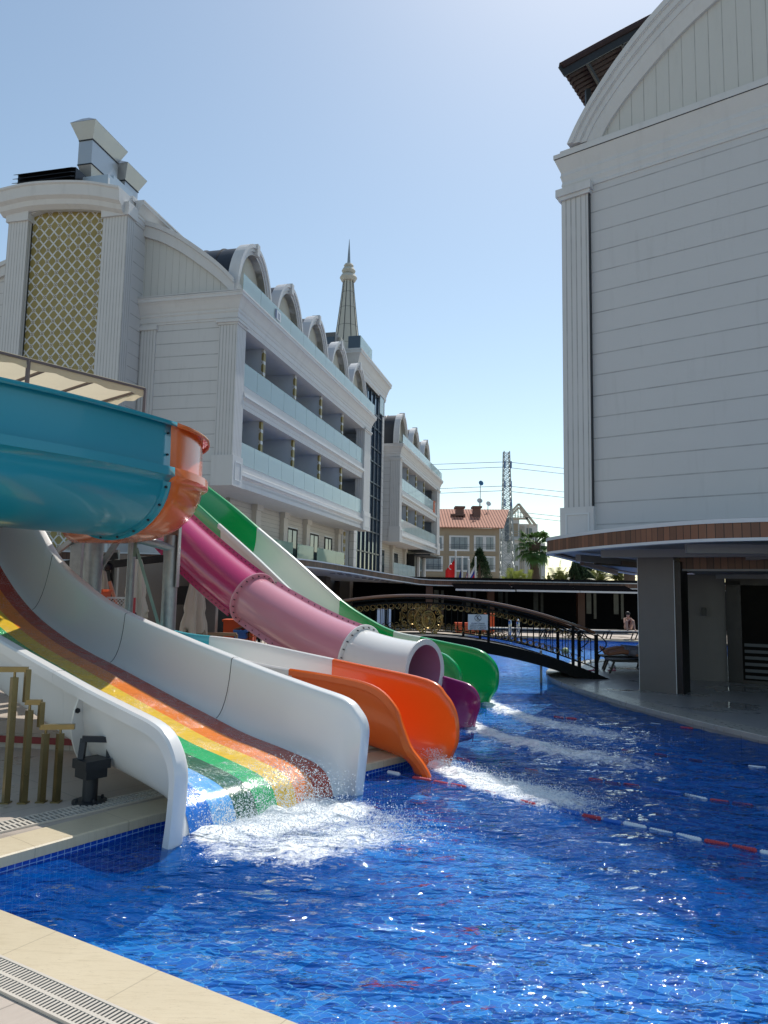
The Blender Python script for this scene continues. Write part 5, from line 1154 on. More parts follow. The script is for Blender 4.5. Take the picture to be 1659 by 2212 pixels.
# warning sign
SG = thing('warning_sign', 'white no jumping warning sign wired to the bridge railing', 'sign', (2.265, BY-.03, 1.27)); mb_ = MB(); mb_.box(-.235, .235, -.004, .004, -.175, .185); obj('board', mb_, plain('sign_white', (.58, .63, .70), .4, var=.04), SG)
m_ink = plain('sign_ink', (.02, .03, .08), .5)
mb_ = MB(); mb_.tube([(.075*cos(2*pi*q/24), -.008, .1+.07*sin(2*pi*q/24)) for q in range(24)], .006, 5, closed=True); mb_.bar((-.052, -.008, .15), (.052, -.008, .05), .010)
mb_.bar((-.02, -.008, .145), (-.02, -.008, .07), .012); mb_.bar((-.02, -.008, .105), (.025, -.008, .145), .010); mb_.bar((-.02, -.008, .108), (.025, -.008, .07), .010); mb_.bar((-.03, -.008, .06), (.03, -.008, .06), .008)
obj('no_jumping_symbol', mb_, m_ink, SG)
def text(body, size, loc, mat, parent, name='lettering', rot=(pi/2, 0, 0), align='CENTER'):
    cu = bpy.data.curves.new(name, 'FONT'); cu.body = body; cu.size = size; cu.align_x = align; cu.extrude = .0015; cu.offset = size*.012
    to = bpy.data.objects.new(name, cu); COL.objects.link(to); bpy.context.view_layer.update()
    me = bpy.data.meshes.new_from_object(to.evaluated_get(bpy.context.evaluated_depsgraph_get())); bpy.data.objects.remove(to)
    me.materials.clear(); me.materials.append(mat); o = bpy.data.objects.new(name, me); COL.objects.link(o); o.parent = parent; o.location = loc; o.rotation_euler = rot; return o
for i, s_ in enumerate(('ATLAMAK YASAKTIR', 'JUMPING IS FORBIDDEN', 'SPRINGEN IST VERBOTEN', 'ПРЫГАТЬ ЗАПРЕЩЕНО')): text(s_, .034, (0, -.008, -.035-.043*i), m_ink, SG)

# ------------------------------------------------------------------ lane ropes
m_fr = plain('float_red', (.48, .04, .06), .4, var=.2); m_fw = plain('float_white', (.70, .75, .80), .4, var=.06); m_fbl = plain('float_blue', (.03, .16, .55), .4)
def rope(nodes, label):
    """nodes: (px, py, colour or None) - a float run from each node to the next"""
    sink = .004 if 'nearest lane' in label else -.014; P = [at_z(a, b_, WZ+sink) for a, b_, c in nodes]; t = thing('lane_rope', label, 'lane rope', P[0], group='floating lane ropes')
    mb_ = MB(); mb_.tube([p+Vector((0,0,-.008+.005*sin(i*1.7))) for i, p in enumerate(P)], .004, 6); obj('line', mb_, m_fbl, t, world=True)
    for (a, b_, c), p, q in zip(nodes[:-1], P[:-1], P[1:]):
        if c is None: continue
        m_ = dict(r=m_fr, w=m_fw, b=m_fbl)[c]; L = (q-p).length; n = max(1, round(L/.26))
        for k in range(n):
            a0 = p.lerp(q, k/n+.03/n); a1 = p.lerp(q, (k+1)/n-.08/n); mb_ = MB(); seg = 10
            mb_.tube([a0.lerp(a1, j/(seg*2)) + Vector((0,0,.004*sin(k*2.1+a*.1))) for j in range(seg*2+1)], [.011]+[.024 if j % 2 else .018 for j in range(seg*2-1)]+[.014], 10); obj('float', mb_, m_, t, world=True)
rope([(782, 1662, None), (836, 1668, 'w'), (866, 1674, None), (890, 1680, 'r'), (935, 1688, 'r'), (972, 1695, 'r'), (1010, 1702, None), (1042, 1710, 'r'), (1075, 1717, None), (1122, 1730, 'r'), (1160, 1739, 'w'), (1210, 1749, 'b'), (1256, 1761, 'r'), (1302, 1770, 'b'), (1345, 1778, 'w'), (1520, 1817, 'r'), (1580, 1829, 'r'), (1640, 1840, 'w'), (1700, 1852, None)],
     'nearest lane rope of red, white and blue floats beside the orange slide splash')
rope([(985, 1638, 'r'), (1018, 1645, None), (1132, 1662, 'r'), (1165, 1669, None), (1270, 1684, 'r'), (1305, 1689, 'r'), (1385, 1701, 'b'), (1475, 1717, 'w'), (1532, 1729, 'r'), (1580, 1736, 'r'), (1632, 1744, 'w'), (1700, 1755, None)],
     'second lane rope, starting between the orange and purple slide mouths')
rope([(1058, 1586, 'r'), (1084, 1591, None), (1342, 1622, 'r'), (1370, 1625, None), (1412, 1630, 'r'), (1443, 1634, None), (1487, 1640, 'r'), (1520, 1645, None), (1614, 1655, 'w'), (1660, 1660, None)],
     'third lane rope, starting between the purple and green slide mouths')
rope([(1195, 1549, 'r'), (1220, 1552, 'r'), (1248, 1554, None), (1404, 1564, 'w'), (1430, 1567, None), (1468, 1572, 'r'), (1500, 1575, None), (1600, 1584, 'r'), (1630, 1587, None), (1660, 1590, None)],
     'farthest lane rope, nearest the shaded island deck')

# ------------------------------------------------------------------ behind: apartment blocks, pylon, trees
m_tile = None
def tile_roof():
    m, nt, b = newmat('terracotta_tiles'); x, y, z = xyz(nt, vec(nt)); u = (x/.32).fr()-.5; wv = (u*u*-4+1)
    r = ((y/.4).fr()); n = nz(nt, vec(nt), 1.2, 4); n2 = nz(nt, vec(nt), 9, 3)
    c = mixc(nt, n*.5+n2*.5, (.30, .115, .07), (.62, .29, .19)); c = mixc(nt, wv.lt(.35), c, (.13, .05, .035)); nt.links.new(c, b.inputs['Base Color']); b.inputs['Roughness'].default_value = .8; bump(nt, b, wv+r*.4, 1, .06); return m
m_tile = tile_roof(); m_tan = plain('tan_render', (.33, .275, .20), .8, var=.07, stain=.3)
TB = thing('apartment_block', 'tan apartment block with a red tiled roof beyond the restaurant', 'building', (5, 80, 0))
mb_ = MB(); mb_.box(-12, 12.55, 80, 81, 0, 9.15); mb_.box(12.25, 12.55, 81, 92, 0, 9.15); obj('wall', mb_, m_tan, TB, world=True)
mb_ = MB(); mb_.box(-12, 12.4, 79.88, 80, 6.28, 6.36); mb_.box(-12, 12.4, 79.85, 80, 3.9, 3.98); mb_.box(6.8, 6.92, 79.9, 80, 3.0, 8.6); obj('string_course', mb_, m_tan, TB, world=True)
rf = MB(); rf.add([(-13, 79.3, 9.12), (12.9, 79.3, 9.2), (14.6, 86, 11.95), (-13, 86, 11.7), (-13, 79.3, 9.02), (12.9, 79.3, 9.1), (14.6, 86, 11.85), (-13, 86, 11.6)], [(0,1,2,3),(7,6,5,4),(0,4,5,1),(1,5,6,2),(2,6,7,3),(3,7,4,0)])
RF = obj('roof', rf, m_tile, TB, world=True)
mb_ = MB(); mb_.add([(12.56, 80.5, 9.1), (12.56, 91, 9.1), (14.5, 86.5, 11.8)], [(0,1,2)]); obj('gable_wall', mb_, m_tan, TB, world=True, fix=False)
for (a, b_, z0, z1, nm) in ((7.7, 9.0, 10.35, 10.8, 'dormer_vent'), (8.15, 9.0, 10.8, 11.7, 'chimney'), (10.1, 10.9, 10.9, 11.75, 'chimney')):
    mb_ = MB(); mb_.box(a, b_, 83, 84.2, z0-.6, z1); mb_.box(a-.15, b_+.15, 82.8, 84.4, z1-.01, z1+.18); obj(nm, mb_, plain('chimney_brick', (.16, .09, .07), .8), RF)
    RFo = bpy.data.objects[RF.name].children[-1] if RF.children else None
for ch in RF.children: ch.location = (0, 0, 0)
for ch in RF.children:
    for v_ in ch.data.vertices: v_.co.x -= 5; v_.co.y -= 80
for (a, b_, z0, z1) in ((7.1, 9.3, 6.63, 8.31), (9.78, 12.1, 6.66, 8.36), (7.12, 9.31, 4.4, 6.08), (9.95, 12.1, 4.45, 6.14), (4.3, 6.5, 6.63, 8.25), (4.3, 6.45, 4.4, 6.05)):
    mb_ = MB(); mb_.box(a, b_, 79.93, 79.995, z1-.16, z1); mb_.box(a, b_, 79.9, 79.995, z0, z0+.18); mb_.box(a, a+.2, 79.93, 79.995, z0+.18, z1-.16); mb_.box(b_-.2, b_, 79.93, 79.995, z0+.18, z1-.16)
    if a == 9.78: mb_.box(10.75, 11.1, 79.93, 79.995, z0+.18, z1-.16)
    W_ = obj('window', mb_, m_trim, TB, world=True)
    mb_ = MB(); mb_.box(a-5+.2, b_-5-.2, -.03, -.006, z0+.18, z1-.16); obj('pane', mb_, m_curtain, W_); mb_ = MB()
    for u in (.25, .52, .78): mb_.box(a-5+.0+(b_-a)*u-.02, a-5+(b_-a)*u+.02, -.05, -.031, z0+.2, z1-.18)
    for q in (.35, .52, .70): mb_.box(a-5+.02, b_-5-.02, -.13, -.10, z0+q-.015, z0+q+.015)
    obj('frame_and_rail', mb_, plain('navy_frame', (.02, .04, .08), .5), W_)
def dish(x, y, z, r, label, mast=1.0, tilt=.5, col=None):
    t = thing('satellite_dish', label, 'satellite dish', (x, y, z)); mb_ = MB(); mb_.tube([(0,0,0), (0,0,mast)], .04, 6); obj('mast', mb_, m_galv, t)
    mb_ = MB(); mb_.lathe([(.01, .0), (r*.6, .05), (r, .16), (r, .19), (r*.6, .08), (.01, .03)], (0,0,0), 18); Mx = Matrix.Translation((0, 0, mast)) @ Matrix.Rotation(tilt, 4, 'Y') @ Matrix.Rotation(1.1, 4, 'X'); mb_.v = [Mx @ p for p in mb_.v]; obj('reflector', mb_, col or m_trim, t); return t
dish(12.0, 85.0, 11.5, .30, 'white satellite dish on the ridge of the tan block', .9, .7)
dish(10.95, 84.5, 11.7, .32, 'small white dish at the foot of the roof mast', .95, 0.2); dish(11.02, 84.3, 11.7, .30, 'blue dish high on the thin roof mast', 3.0, 1.0, plain('blue_dish', (.04, .16, .32), .5))
mb_ = MB()
WB = thing('white_apartment_block', 'white apartment block with timber gable frame behind the lattice pylon', 'building', (19, 105, 0))
mb_ = MB(); mb_.box(16.4, 19.3, 105, 112, 0, 12.9); mb_.box(19.3, 22.0, 105.4, 115, 0, 12.2); mb_.box(22.0, 23.4, 107, 116, 0, 9.6); obj('wall', mb_, m_white, WB, world=True)
mb_ = MB(); mb_.box(16.4, 19.4, 104.8, 105, 9.9, 10.2); mb_.box(18.6, 19.8, 104.2, 105.4, 9.8, 10.0); obj('balcony_slab', mb_, m_white, WB, world=True)
mb_ = MB(); mb_.box(17.9, 19.1, 104.93, 105, 10.3, 12.2); obj('balcony_recess', mb_, m_tan, WB, world=True)
mb_ = MB()
for z_ in (10.3, 10.7, 11.0): mb_.bar((18.0, 104.3, z_), (19.8, 104.3, z_), .05)
obj('balcony_rail', mb_, m_galv, WB, world=True)
for (a, b_, z0, z1) in ((17.55, 18.05, 8.0, 9.8), (17.55, 18.05, 4.4, 6.4), (19.0-.4, 19.1, 6.9, 9.2), (19.9, 20.8, 6.9, 9.2), (18.6, 19.1, 3.9, 6.2), (20.4, 21.2, 10.1, 11.6), (21.1, 21.7, 7.0, 9.0), (20.9, 21.7, 4.0, 6.3), (22.4, 22.8, 4.4, 6.4)):
    ya = 104.96 if b_ < 19.3 else (105.36 if b_ < 22 else 106.96); mb_ = MB(); mb_.box(a, b_, ya, ya+.05, z0, z1); W_ = obj('window', mb_, m_window, WB, world=True)
mb_ = MB(); ap = (19.2, 104.9, 15.0)
for a, b_ in (((17.0, 104.9, 12.6), ap), ((21.6, 104.9, 12.0), ap), ((17.5, 104.9, 12.6), (19.2, 104.9, 14.5)), ((20.9, 104.9, 12.1), (19.3, 104.9, 14.5)), ((17.9, 104.9, 12.9), (20.5, 104.9, 12.9))): mb_.bar(a, b_, .3)
for k in range(5): x_ = 18.7+k*.4; mb_.bar((x_, 104.9, 12.9), (x_, 104.9, 14.6-abs(x_-19.2)*.9), .12)
obj('gable_frame', mb_, plain('pale_timber', (.48, .42, .34), .7), WB, world=True); mb_ = MB()
for x_ in (19.5, 19.75, 20.0, 20.6): mb_.bar((x_, 105.2, 2), (x_, 105.2, 12.0), .1)
obj('slatted_screen', mb_, plain('pale_timber', (.48, .42, .34), .7), WB, world=True)
# lattice pylon
PY = thing('lattice_pylon', 'tall steel lattice pylon carrying the overhead lines', 'pylon', (15.9, 95, 0)); legs = MB(); brc = MB()
def pw(z): return .87-.0335*(z-4.2) if z < 13.8 else .53-.026*(z-13.8)
def pc(x, y, z): w_ = pw(z)*1.0; return Vector((15.93-.02*(z-4)*.4+x*w_, 95+y*w_, z))
for a, b_ in ((-1,-1), (1,-1), (1,1), (-1,1)): legs.bar(pc(a, b_, 0), pc(a, b_, 13.8), .13); legs.bar(pc(a, b_, 13.8), pc(a, b_, 20.6), .12)
zz = 0; fl = 0
while zz < 20.3:
    st = 1.3 if zz < 12 else .62; z2 = min(20.6, zz+st)
    for (a, b_), (c, d_) in (((-1,-1), (1,-1)), ((1,-1), (1,1)), ((1,1), (-1,1)), ((-1,1), (-1,-1))):
        brc.bar(pc(a, b_, zz), pc(c, d_, z2), .055); brc.bar(pc(c, d_, zz), pc(a, b_, z2), .055); brc.bar(pc(a, b_, z2), pc(c, d_, z2), .045)
    zz = z2
obj('legs', legs, m_galv, PY, world=True); obj('bracing', brc, m_galv, PY, world=True)
mb_ = MB()
for z_ in (19.2, 16.6, 14.2): 
    for s_ in (-1, 1): mb_.tube([(15.9+s_*.4, 94.3, z_), (15.9+s_*.4, 94.3, z_-.9)], .09, 6)
obj('insulators', mb_, plain('blue_insulator', (.05, .12, .3), .3), PY, world=True)
mb_ = MB(); mb_.box(15.6, 16.1, 94.9, 95.4, 8.9, 11.9); obj('equipment_box', mb_, plain('grey_box', (.14, .17, .2), .6), PY, world=True)
lines = [((940, 1003), (1084, 998), (1098, 998), (1222, 1012)), ((940, 1015), (1084, 1009), (1098, 1010), (1222, 1024)), ((936, 1056), (1085, 1050), (1098, 1050), (1222, 1063)), ((936, 1066), (1085, 1060), (1098, 1061), (1222, 1075)), ((936, 1109), (1086, 1103), (1100, 1104), (1222, 1117)), ((1100, 1113), (1101, 1113), (1102, 1113), (1222, 1127))]
for i, L_q in enumerate(lines):
    pts = [at_y(*L_q[0], 110), at_y(*L_q[1], 96), at_y(*L_q[2], 96), at_y(*L_q[3], 110)]
    p0_ = pts[0]+(pts[0]-pts[1])*2; p3_ = pts[3]+(pts[3]-pts[2])*2; mb_ = MB(); mb_.tube([p0_]+pts+[p3_], .035, 5)
    t_ = ('first', 'second', 'third', 'fourth', 'fifth', 'lowest')[i]; obj('overhead_line', mb_, m_darkmetal, label=t_+' overhead cable from the top, strung from the lattice pylon', cat='cable', group='overhead cables')
# flags
def flag(px, pyt, pyb, cols, label, w_=.55, h=.9, Y=55, zt=None, crescent=False):
    p = at_y(px, pyt, Y); t = thing('flagpole', label, 'flag', (p.x, Y, 2.9), group='flagpoles on the terrace roof'); mb_ = MB(); mb_.tube([(0,0,0), (0,0,p.z-2.9)], .07, 8); mb_.ico((0,0,p.z-2.9), .09, 1); obj('pole', mb_, m_trim, t)
    zt = p.z-2.9-.5; mb_ = MB(); n = 8; rows = []
    for i in range(n+1):
        u = i/n; rows.append([Vector((-u*w_, .12*sin(u*6), zt-.05*u-u*.85-(h*v/6)*(1-.25*u))) for v in range(7)])
    mb_.loft(rows, 0, False, False, True)
    for k in range(len(mb_.f)): mb_.mi[k] = min(len(cols)-1, int((k % 6)/6*len(cols)))
    f = obj('cloth', mb_, cols, t, fix=False); f.modifiers.new('th', 'SOLIDIFY').thickness = .01
    if crescent: mb_ = MB(); mb_.tube([(-.36+.16*cos(a), -.14, zt-.62+.2*sin(a)) for a in [1.2+i*.33 for i in range(12)]], .03, 5); obj('crescent', mb_, m_trim, t)
    return t
fr_ = plain('flag_red', (.70, .008, .012), .7); fb_ = plain('flag_navy', (.02, .03, .2), .7); fw_ = plain('flag_white', (.7, .7, .72), .7); fbl_ = plain('flag_blue', (.05, .08, .4), .7)
flag(713, 1, 1, [fr_], 'x') if False else None
q5 = lambda x, y: (704.8+x*.3922, 1030+y*.3922)
def fl_(zx, zy, *a, **k): px, py = q5(zx, zy); return flag(px, py, 0, *a, **k)
fl_(713, 412, [fr_], 'tallest flagpole with a red flag and white crescent', w_=.75, h=1.35, crescent=True); fl_(749, 445, [fb_], 'flagpole with a furled dark blue flag', w_=.25, h=.9); fl_(786, 460, [fb_, fw_, fr_, fw_, fr_, fw_, fb_], 'flagpole with a furled red, white and blue crossed flag', w_=.32, h=.9); fl_(822, 445, [fw_, fbl_, fr_], 'flagpole with a white, blue and red striped flag', w_=.5, h=.95)

# ------------------------------------------------------------------ vegetation
def leafmat(name, c0, c1, tr=.35):
    m, nt, b = newmat(name); oi = nz(nt, vec(nt), 2.2, 4, .7); c = mixc(nt, oi, c0, c1); nt.links.new(c, b.inputs['Base Color']); b.inputs['Roughness'].default_value = .5
    t = nt.nodes.new('ShaderNodeBsdfTranslucent'); nt.links.new(c, t.inputs[0]); mx = nt.nodes.new('ShaderNodeMixShader'); mx.inputs[0].default_value = tr
    nt.links.new(b.outputs[0], mx.inputs[1]); nt.links.new(t.outputs[0], mx.inputs[2]); nt.links.new(mx.outputs[0], nt.nodes['Material Output'].inputs[0]); return m
m_palm = leafmat('palm_leaf', (.035, .095, .02), (.12, .23, .06), .45); m_con = leafmat('conifer_green', (.012, .035, .018), (.04, .085, .03), .15); m_lime = leafmat('lime_frond', (.14, .19, .035), (.34, .38, .10)); m_olive = leafmat('olive_frond', (.06, .09, .02), (.19, .21, .06)); m_bark = plain('palm_bark', (.10, .07, .05), .9, var=.4, scale=6, bmp=.8, bscale=8)
def fan_palm(x, y, z0, zt, R_, label):
    rnd = random.Random(4); t = thing('palm_tree', label, 'palm tree', (x, y, z0)); mb_ = MB(); h = zt-z0
    mb_.tube([(.05*sin(i*.5), 0, h*i/14) for i in range(15)], [.42-.012*i+.03*(i % 2) for i in range(15)], 12); mb_.tube([(0,0,h*.8), (0,0,h+.2)], [.42, .5], 12); obj('trunk', mb_, m_bark, t)
    mb_ = MB()
    for k in range(46):
        el = radians(rnd.uniform(-52, 82)); az = rnd.uniform(0, 2*pi); L = R_*rnd.uniform(.5, .75)*(.75 if el > .9 else 1); d_ = Vector((cos(az)*cos(el), sin(az)*cos(el), sin(el))); b0 = Vector((0, 0, h)); tip = b0+d_*L+Vector((0,0,-.12*L*cos(el)))
        mb_.bar(b0, tip, .035); sd_ = d_.cross(Vector((0,0,1))); sd_ = (sd_ if sd_.length > .05 else Vector((1,0,0))).normalized(); up_ = sd_.cross(d_).normalized(); fr = L*.75
        for j in range(17):
            a = radians(-82+j*164/16); q = (d_*cos(a)+sd_*sin(a)).normalized(); ln = fr*(1-.25*abs(a/1.5))*rnd.uniform(.85, 1.1); p1 = tip+q*ln*.6; p2 = tip+q*ln+Vector((0,0,-ln*(.35+.25*rnd.random()))); s2 = q.cross(up_).normalized()*.05
            mb_.add([tip-s2*.5, tip+s2*.5, p1+s2*1.2, p1-s2*1.2, p2], [(0,1,2,3), (3,2,4)])
    obj('crown', mb_, m_palm, t, fix=False); return t
fan_palm(12.27, 60, 2.0, 6.05, 1.75, 'fan palm in front of the white apartment block')
def conifer(x, y, z0, h, r, label, seed=1, name='conifer_tree'):
    rnd = random.Random(seed); t = thing(name, label, 'tree', (x, y, z0)); mb_ = MB(); mb_.tube([(0,0,0), (0,0,h*.9)], [.16, .03], 8); obj('trunk', mb_, m_bark, t); mb_ = MB()
    lobes = [(rnd.uniform(.05, .9), rnd.uniform(0, 2*pi)) for _ in range(40)]
    for k in range(5200):
        u, az = rnd.choice(lobes); u = min(.99, max(0, u+rnd.gauss(0, .05))); az += rnd.gauss(0, .28); rr_ = r*(1-u)**.75*rnd.uniform(.35, 1.0); c = Vector((rr_*cos(az), rr_*sin(az), h*u+rr_*.45)); s_ = h*rnd.uniform(.018, .035)
        d_ = Vector((cos(az)*.6+rnd.gauss(0,.3), sin(az)*.6+rnd.gauss(0,.3), .8+rnd.gauss(0,.3))).normalized()*s_*1.8; o_ = d_.orthogonal().normalized()*s_*.5; o_.rotate(Matrix.Rotation(rnd.uniform(0, 6.28), 3, d_)); mb_.add([c-o_, c+o_, c+d_], [(0,1,2)])
    obj('crown', mb_, m_con, t, fix=False); return t
c1 = at_y(*z6(540, 1090), 58) if False else None
conifer(7.55, 58, 2.6, 3.0, 1.05, 'dark conifer beside the striped flag', 2)
for i, (zx, y, h, r) in enumerate(((560, 46, 2.2, .8), (630, 47, 2.9, 1.1), (710, 48, 3.2, 1.2), (790, 49, 3.0, 1.1))):
    px = (2150+zx*.24714)/1.84448; p = at_y(px, 1255, 62+i); conifer(p.x, 62+i, 1.9, h*1.28, r*1.1, ('short dark conifer left of the clump under the round canopy', 'second dark conifer from the left in the clump under the canopy', 'tallest dark conifer in the clump under the canopy', 'rightmost dark conifer in the clump under the canopy')[i], 10+i)
def fronds(px, py, Y, n, L, label, mat, seed, name='palm_shrub'):
    rnd = random.Random(seed); p = at_y(px, py, Y); t = thing(name, label, 'shrub', (p.x, Y, 2.3)); mb_ = MB(); h0 = p.z-2.3-L*.55
    for k in range(n):
        az = rnd.uniform(0, 2*pi); el = radians(rnd.uniform(15, 85)); Lk = L*rnd.uniform(.6, 1.1); pts = []
        for j in range(9):
            u = j/8; pts.append(Vector((cos(az)*cos(el)*Lk*u+rnd.gauss(0, .01), sin(az)*cos(el)*Lk*u, h0+Lk*(sin(el)*u-.45*u*u*cos(el)))))
        for a, b_ in zip(pts[:-1], pts[1:]):
            d_ = (b_-a).normalized(); s_ = d_.cross(Vector((0,0,1))); s_ = (s_ if s_.length > .01 else Vector((1,0,0))).normalized()
            for m_i in range(3):
                c = a.lerp(b_, m_i/3)
                for sg in (-1, 1): e_ = c+s_*sg*Lk*.2+d_*Lk*.1+Vector((0,0,-Lk*.07)); mb_.add([c, c+d_*.05, e_], [(0,1,2)])
    obj('fronds', mb_, mat, t, fix=False); mb_ = MB(); mb_.tube([(0,0,0), (0,0,h0)], .12, 8); obj('stem', mb_, m_bark, t)
Z6 = lambda x, y: ((1700+x*.37372)/1.84448, (1780+y*.37372)/1.84448)
for zx, zy, n, L, mat, lab in ((870, 1375, 26, 1.3, m_lime, 'bright lime palm shrub left of the pylon foot'), (960, 1350, 30, 1.6, m_lime, 'bright lime palm shrub between the pylon and the fan palm'), (1080, 1370, 16, 1.3, m_lime, 'sparse lime fronds just left of the fan palm trunk'), (1390, 1330, 22, 1.9, m_olive, 'pale feathery palm shrub under the edge of the canopy'), (1310, 1390, 20, 1.0, m_olive, 'low olive shrub at the left end of the canopy planting'), (1460, 1370, 22, 1.2, m_olive, 'olive shrub in front of the dark conifers')): fronds(*Z6(zx, zy), 56, n, L, lab, mat, int(zx))
for px, py, lab in ((1357, 1232, 'green palm shrub at the right of the conifer clump'), (1405, 1236, 'green palm shrub beside the canopy pillar'), (1390, 1222, 'yellow green palm shrub behind the front stone pillar')): fronds(px-60, py, 60, 26, 1.9, lab, m_olive, int(px))
t = thing('bare_palm', 'palm trunk seen under the canopy beside the front pillar', 'palm tree', (at_y(1360, 1250, 58).x, 58, 1.5)); mb_ = MB(); mb_.tube([(0,0,0), (0,0,3.6)], [.45, .4], 12); obj('trunk', mb_, m_bark, t)

# ------------------------------------------------------------------ pool furniture and people
m_rat = plain('black_rattan', (.012, .013, .015), .6, var=.4, scale=12); m_cush = plain('pale_cushion', (.50, .47, .43), .8)
def lounger(x, y, rz, label, back=.35, z=0):
    t = thing('sun_lounger', label, 'sun lounger', (x, y, z), rz, 'black sun loungers round the pool'); mb_ = MB(); mb_.box(0, 1.35, -.33, .33, .30, .345); obj('seat', mb_, m_rat, t)
    mb_ = MB(); M_ = Matrix.Translation((1.35, 0, .32)) @ Matrix.Rotation(-back, 4, 'Y'); mb_.box(0, .62, -.33, .33, -.02, .025, M=M_); obj('backrest', mb_, m_rat, t)
    for a in (.08, 1.25):
        for b_ in (-.29, .29): mb_ = MB(); mb_.bar((a, b_, .3), (a-.12, b_, 0), .045); obj('leg', mb_, m_blackmetal, t)
    mb_ = MB(); mb_.bar((0, -.32, .30), (1.35, -.32, .30), .03); mb_.bar((0, .32, .30), (1.35, .32, .30), .03); obj('side_rails', mb_, m_blackmetal, t); return t
p1 = at_z(1287, 1470, 0)
L1 = lounger(5.85, 19.4, radians(-2), 'sun lounger with a lying person nearest the bridge end', .25); L2 = lounger(6.0, 20.6, radians(2), 'sun lounger behind the nearest one on the island deck', .5); L3 = lounger(6.7, 21.9, radians(0), 'third sun lounger back on the island deck', .45)
for i, (px, lab) in enumerate(((1108, 'black lounger at the far pool edge behind the bridge'), (1165, 'black lounger at the far pool edge, second from the left'), (1222, 'black lounger at the far pool edge, left of the sitting person'), (1283, 'black lounger at the far pool edge, just right of the bridge end post'), (1335, 'black lounger at the far pool edge with a person sitting on it'), (1395, 'black lounger at the far pool edge, right of the sitting person'))):
    p = at_z(px, 1377, 0); l_ = lounger(p.x-.9 if i != 5 else p.x-.4, 35.9-i*.25, 0, lab, .1); mb_ = MB(); mb_.box(.02, 1.9, -.30, .30, .346, .40); obj('cushion', mb_, m_cush, l_)
def person(label, joints, edges, parts, root=0):
    """one continuous skinned body; joints: (x,y,z,r)"""
    me = bpy.data.meshes.new('person'); me.from_pydata([j[:3] for j in joints], edges, []); o = bpy.data.objects.new('person', me); COL.objects.link(o)
    sk_ = o.modifiers.new('skin', 'SKIN'); sv = me.skin_vertices[0].data if me.skin_vertices else None
    if sv is None: return o
    for v_, j in zip(sv, joints): v_.radius = (j[3], j[3]); v_.use_root = False
    sv[root].use_root = True; sb = o.modifiers.new('sub', 'SUBSURF'); sb.levels = sb.render_levels = 2
    me.materials.append(parts); tag(o, label, 'person'); return o
def skin_body(label, J, Ed, mat, loc, rz=0, s=1.0, root=0):
    bm = bmesh.new(); lay = bm.verts.layers.skin.verify(); vs_ = [bm.verts.new(j[:3]) for j in J]; [bm.edges.new((vs_[a], vs_[b_])) for a, b_ in Ed]
    for v_, j in zip(vs_, J): v_[lay].radius = (j[3], j[3]); v_[lay].use_root = False
    vs_[root][lay].use_root = True; me = bpy.data.meshes.new('person'); bm.to_mesh(me); bm.free(); o = bpy.data.objects.new('person', me); COL.objects.link(o)
    o.modifiers.new('skin', 'SKIN'); sb = o.modifiers.new('sub', 'SUBSURF'); sb.levels = sb.render_levels = 2
    bpy.context.view_layer.update(); me2 = bpy.data.meshes.new_from_object(o.evaluated_get(bpy.context.evaluated_depsgraph_get())); o.modifiers.clear(); o.data = me2
    for p in me2.polygons: p.use_smooth = True
    me2.materials.clear(); me2.materials.append(mat); o.location = loc; o.rotation_euler = (0, 0, rz); o.scale = (s, s, s); return tag(o, label, 'person')
m_skin = plain('tanned_skin', (.30, .13, .075), .5, var=.1); m_skin2 = plain('light_skin', (.50, .28, .20), .5, var=.1); m_hair = plain('dark_hair', (.015, .01, .008), .6); m_wear = plain('dark_red_swimwear', (.10, .02, .02), .8); m_shorts = plain('patterned_shorts', (.20, .20, .25), .9, var=.8, scale=9); m_pinkc = plain('pink_shirt', (.52, .22, .26), .9, var=.3)
def fingers(J, Ed, w, d, n=5, L=.075):
    J_ = Vector(J[w][:3]); d = Vector(d).normalized(); s_ = d.orthogonal().normalized(); J.append((*(J_+d*.07), .026)); pm = len(J)-1; Ed.append((w, pm))
    for k in range(4):
        off = s_*(-.027+.018*k); a = Vector(J[pm][:3])+off+d*.03; b_ = a+d*L*(.55, .65, .6, .45)[k]+Vector((0,0,-.012)); J.append((*a, .009)); J.append((*b_, .008)); Ed += [(pm, len(J)-2), (len(J)-2, len(J)-1)]
    a = J_+d*.035+s_*.035; J.append((*a, .01)); J.append((*(a+d*.03+s_*.015), .009)); Ed += [(w, len(J)-2), (len(J)-2, len(J)-1)]
# seated person: facing the camera (-y), knees drawn up, elbows on the knees
J = [(0,.1,.12,.13), (0,.1,.30,.12), (0,.02,.50,.13), (0,-.03,.60,.05), (0,-.07,.70,.08), (0,-.07,.80,.085),
     (-.16,-.02,.55,.05), (-.22,-.2,.36,.038), (-.07,-.36,.48,.03), (.16,-.02,.55,.05), (.22,-.2,.36,.038), (.07,-.36,.48,.03),
     (-.11,.02,.12,.085), (-.15,-.34,.50,.06), (-.17,-.46,.06,.04), (-.18,-.60,.03,.03), (.11,.02,.12,.085), (.15,-.34,.50,.06), (.17,-.46,.06,.04), (.18,-.60,.03,.03)]
Ed = [(0,1),(1,2),(2,3),(3,4),(4,5),(2,6),(6,7),(7,8),(2,9),(9,10),(10,11),(0,12),(12,13),(13,14),(14,15),(0,16),(16,17),(17,18),(18,19)]
fingers(J, Ed, 8, (.3,-.2,.5)); fingers(J, Ed, 11, (-.3,-.2,.5)); ps = at_z(1334, 1377, 0)
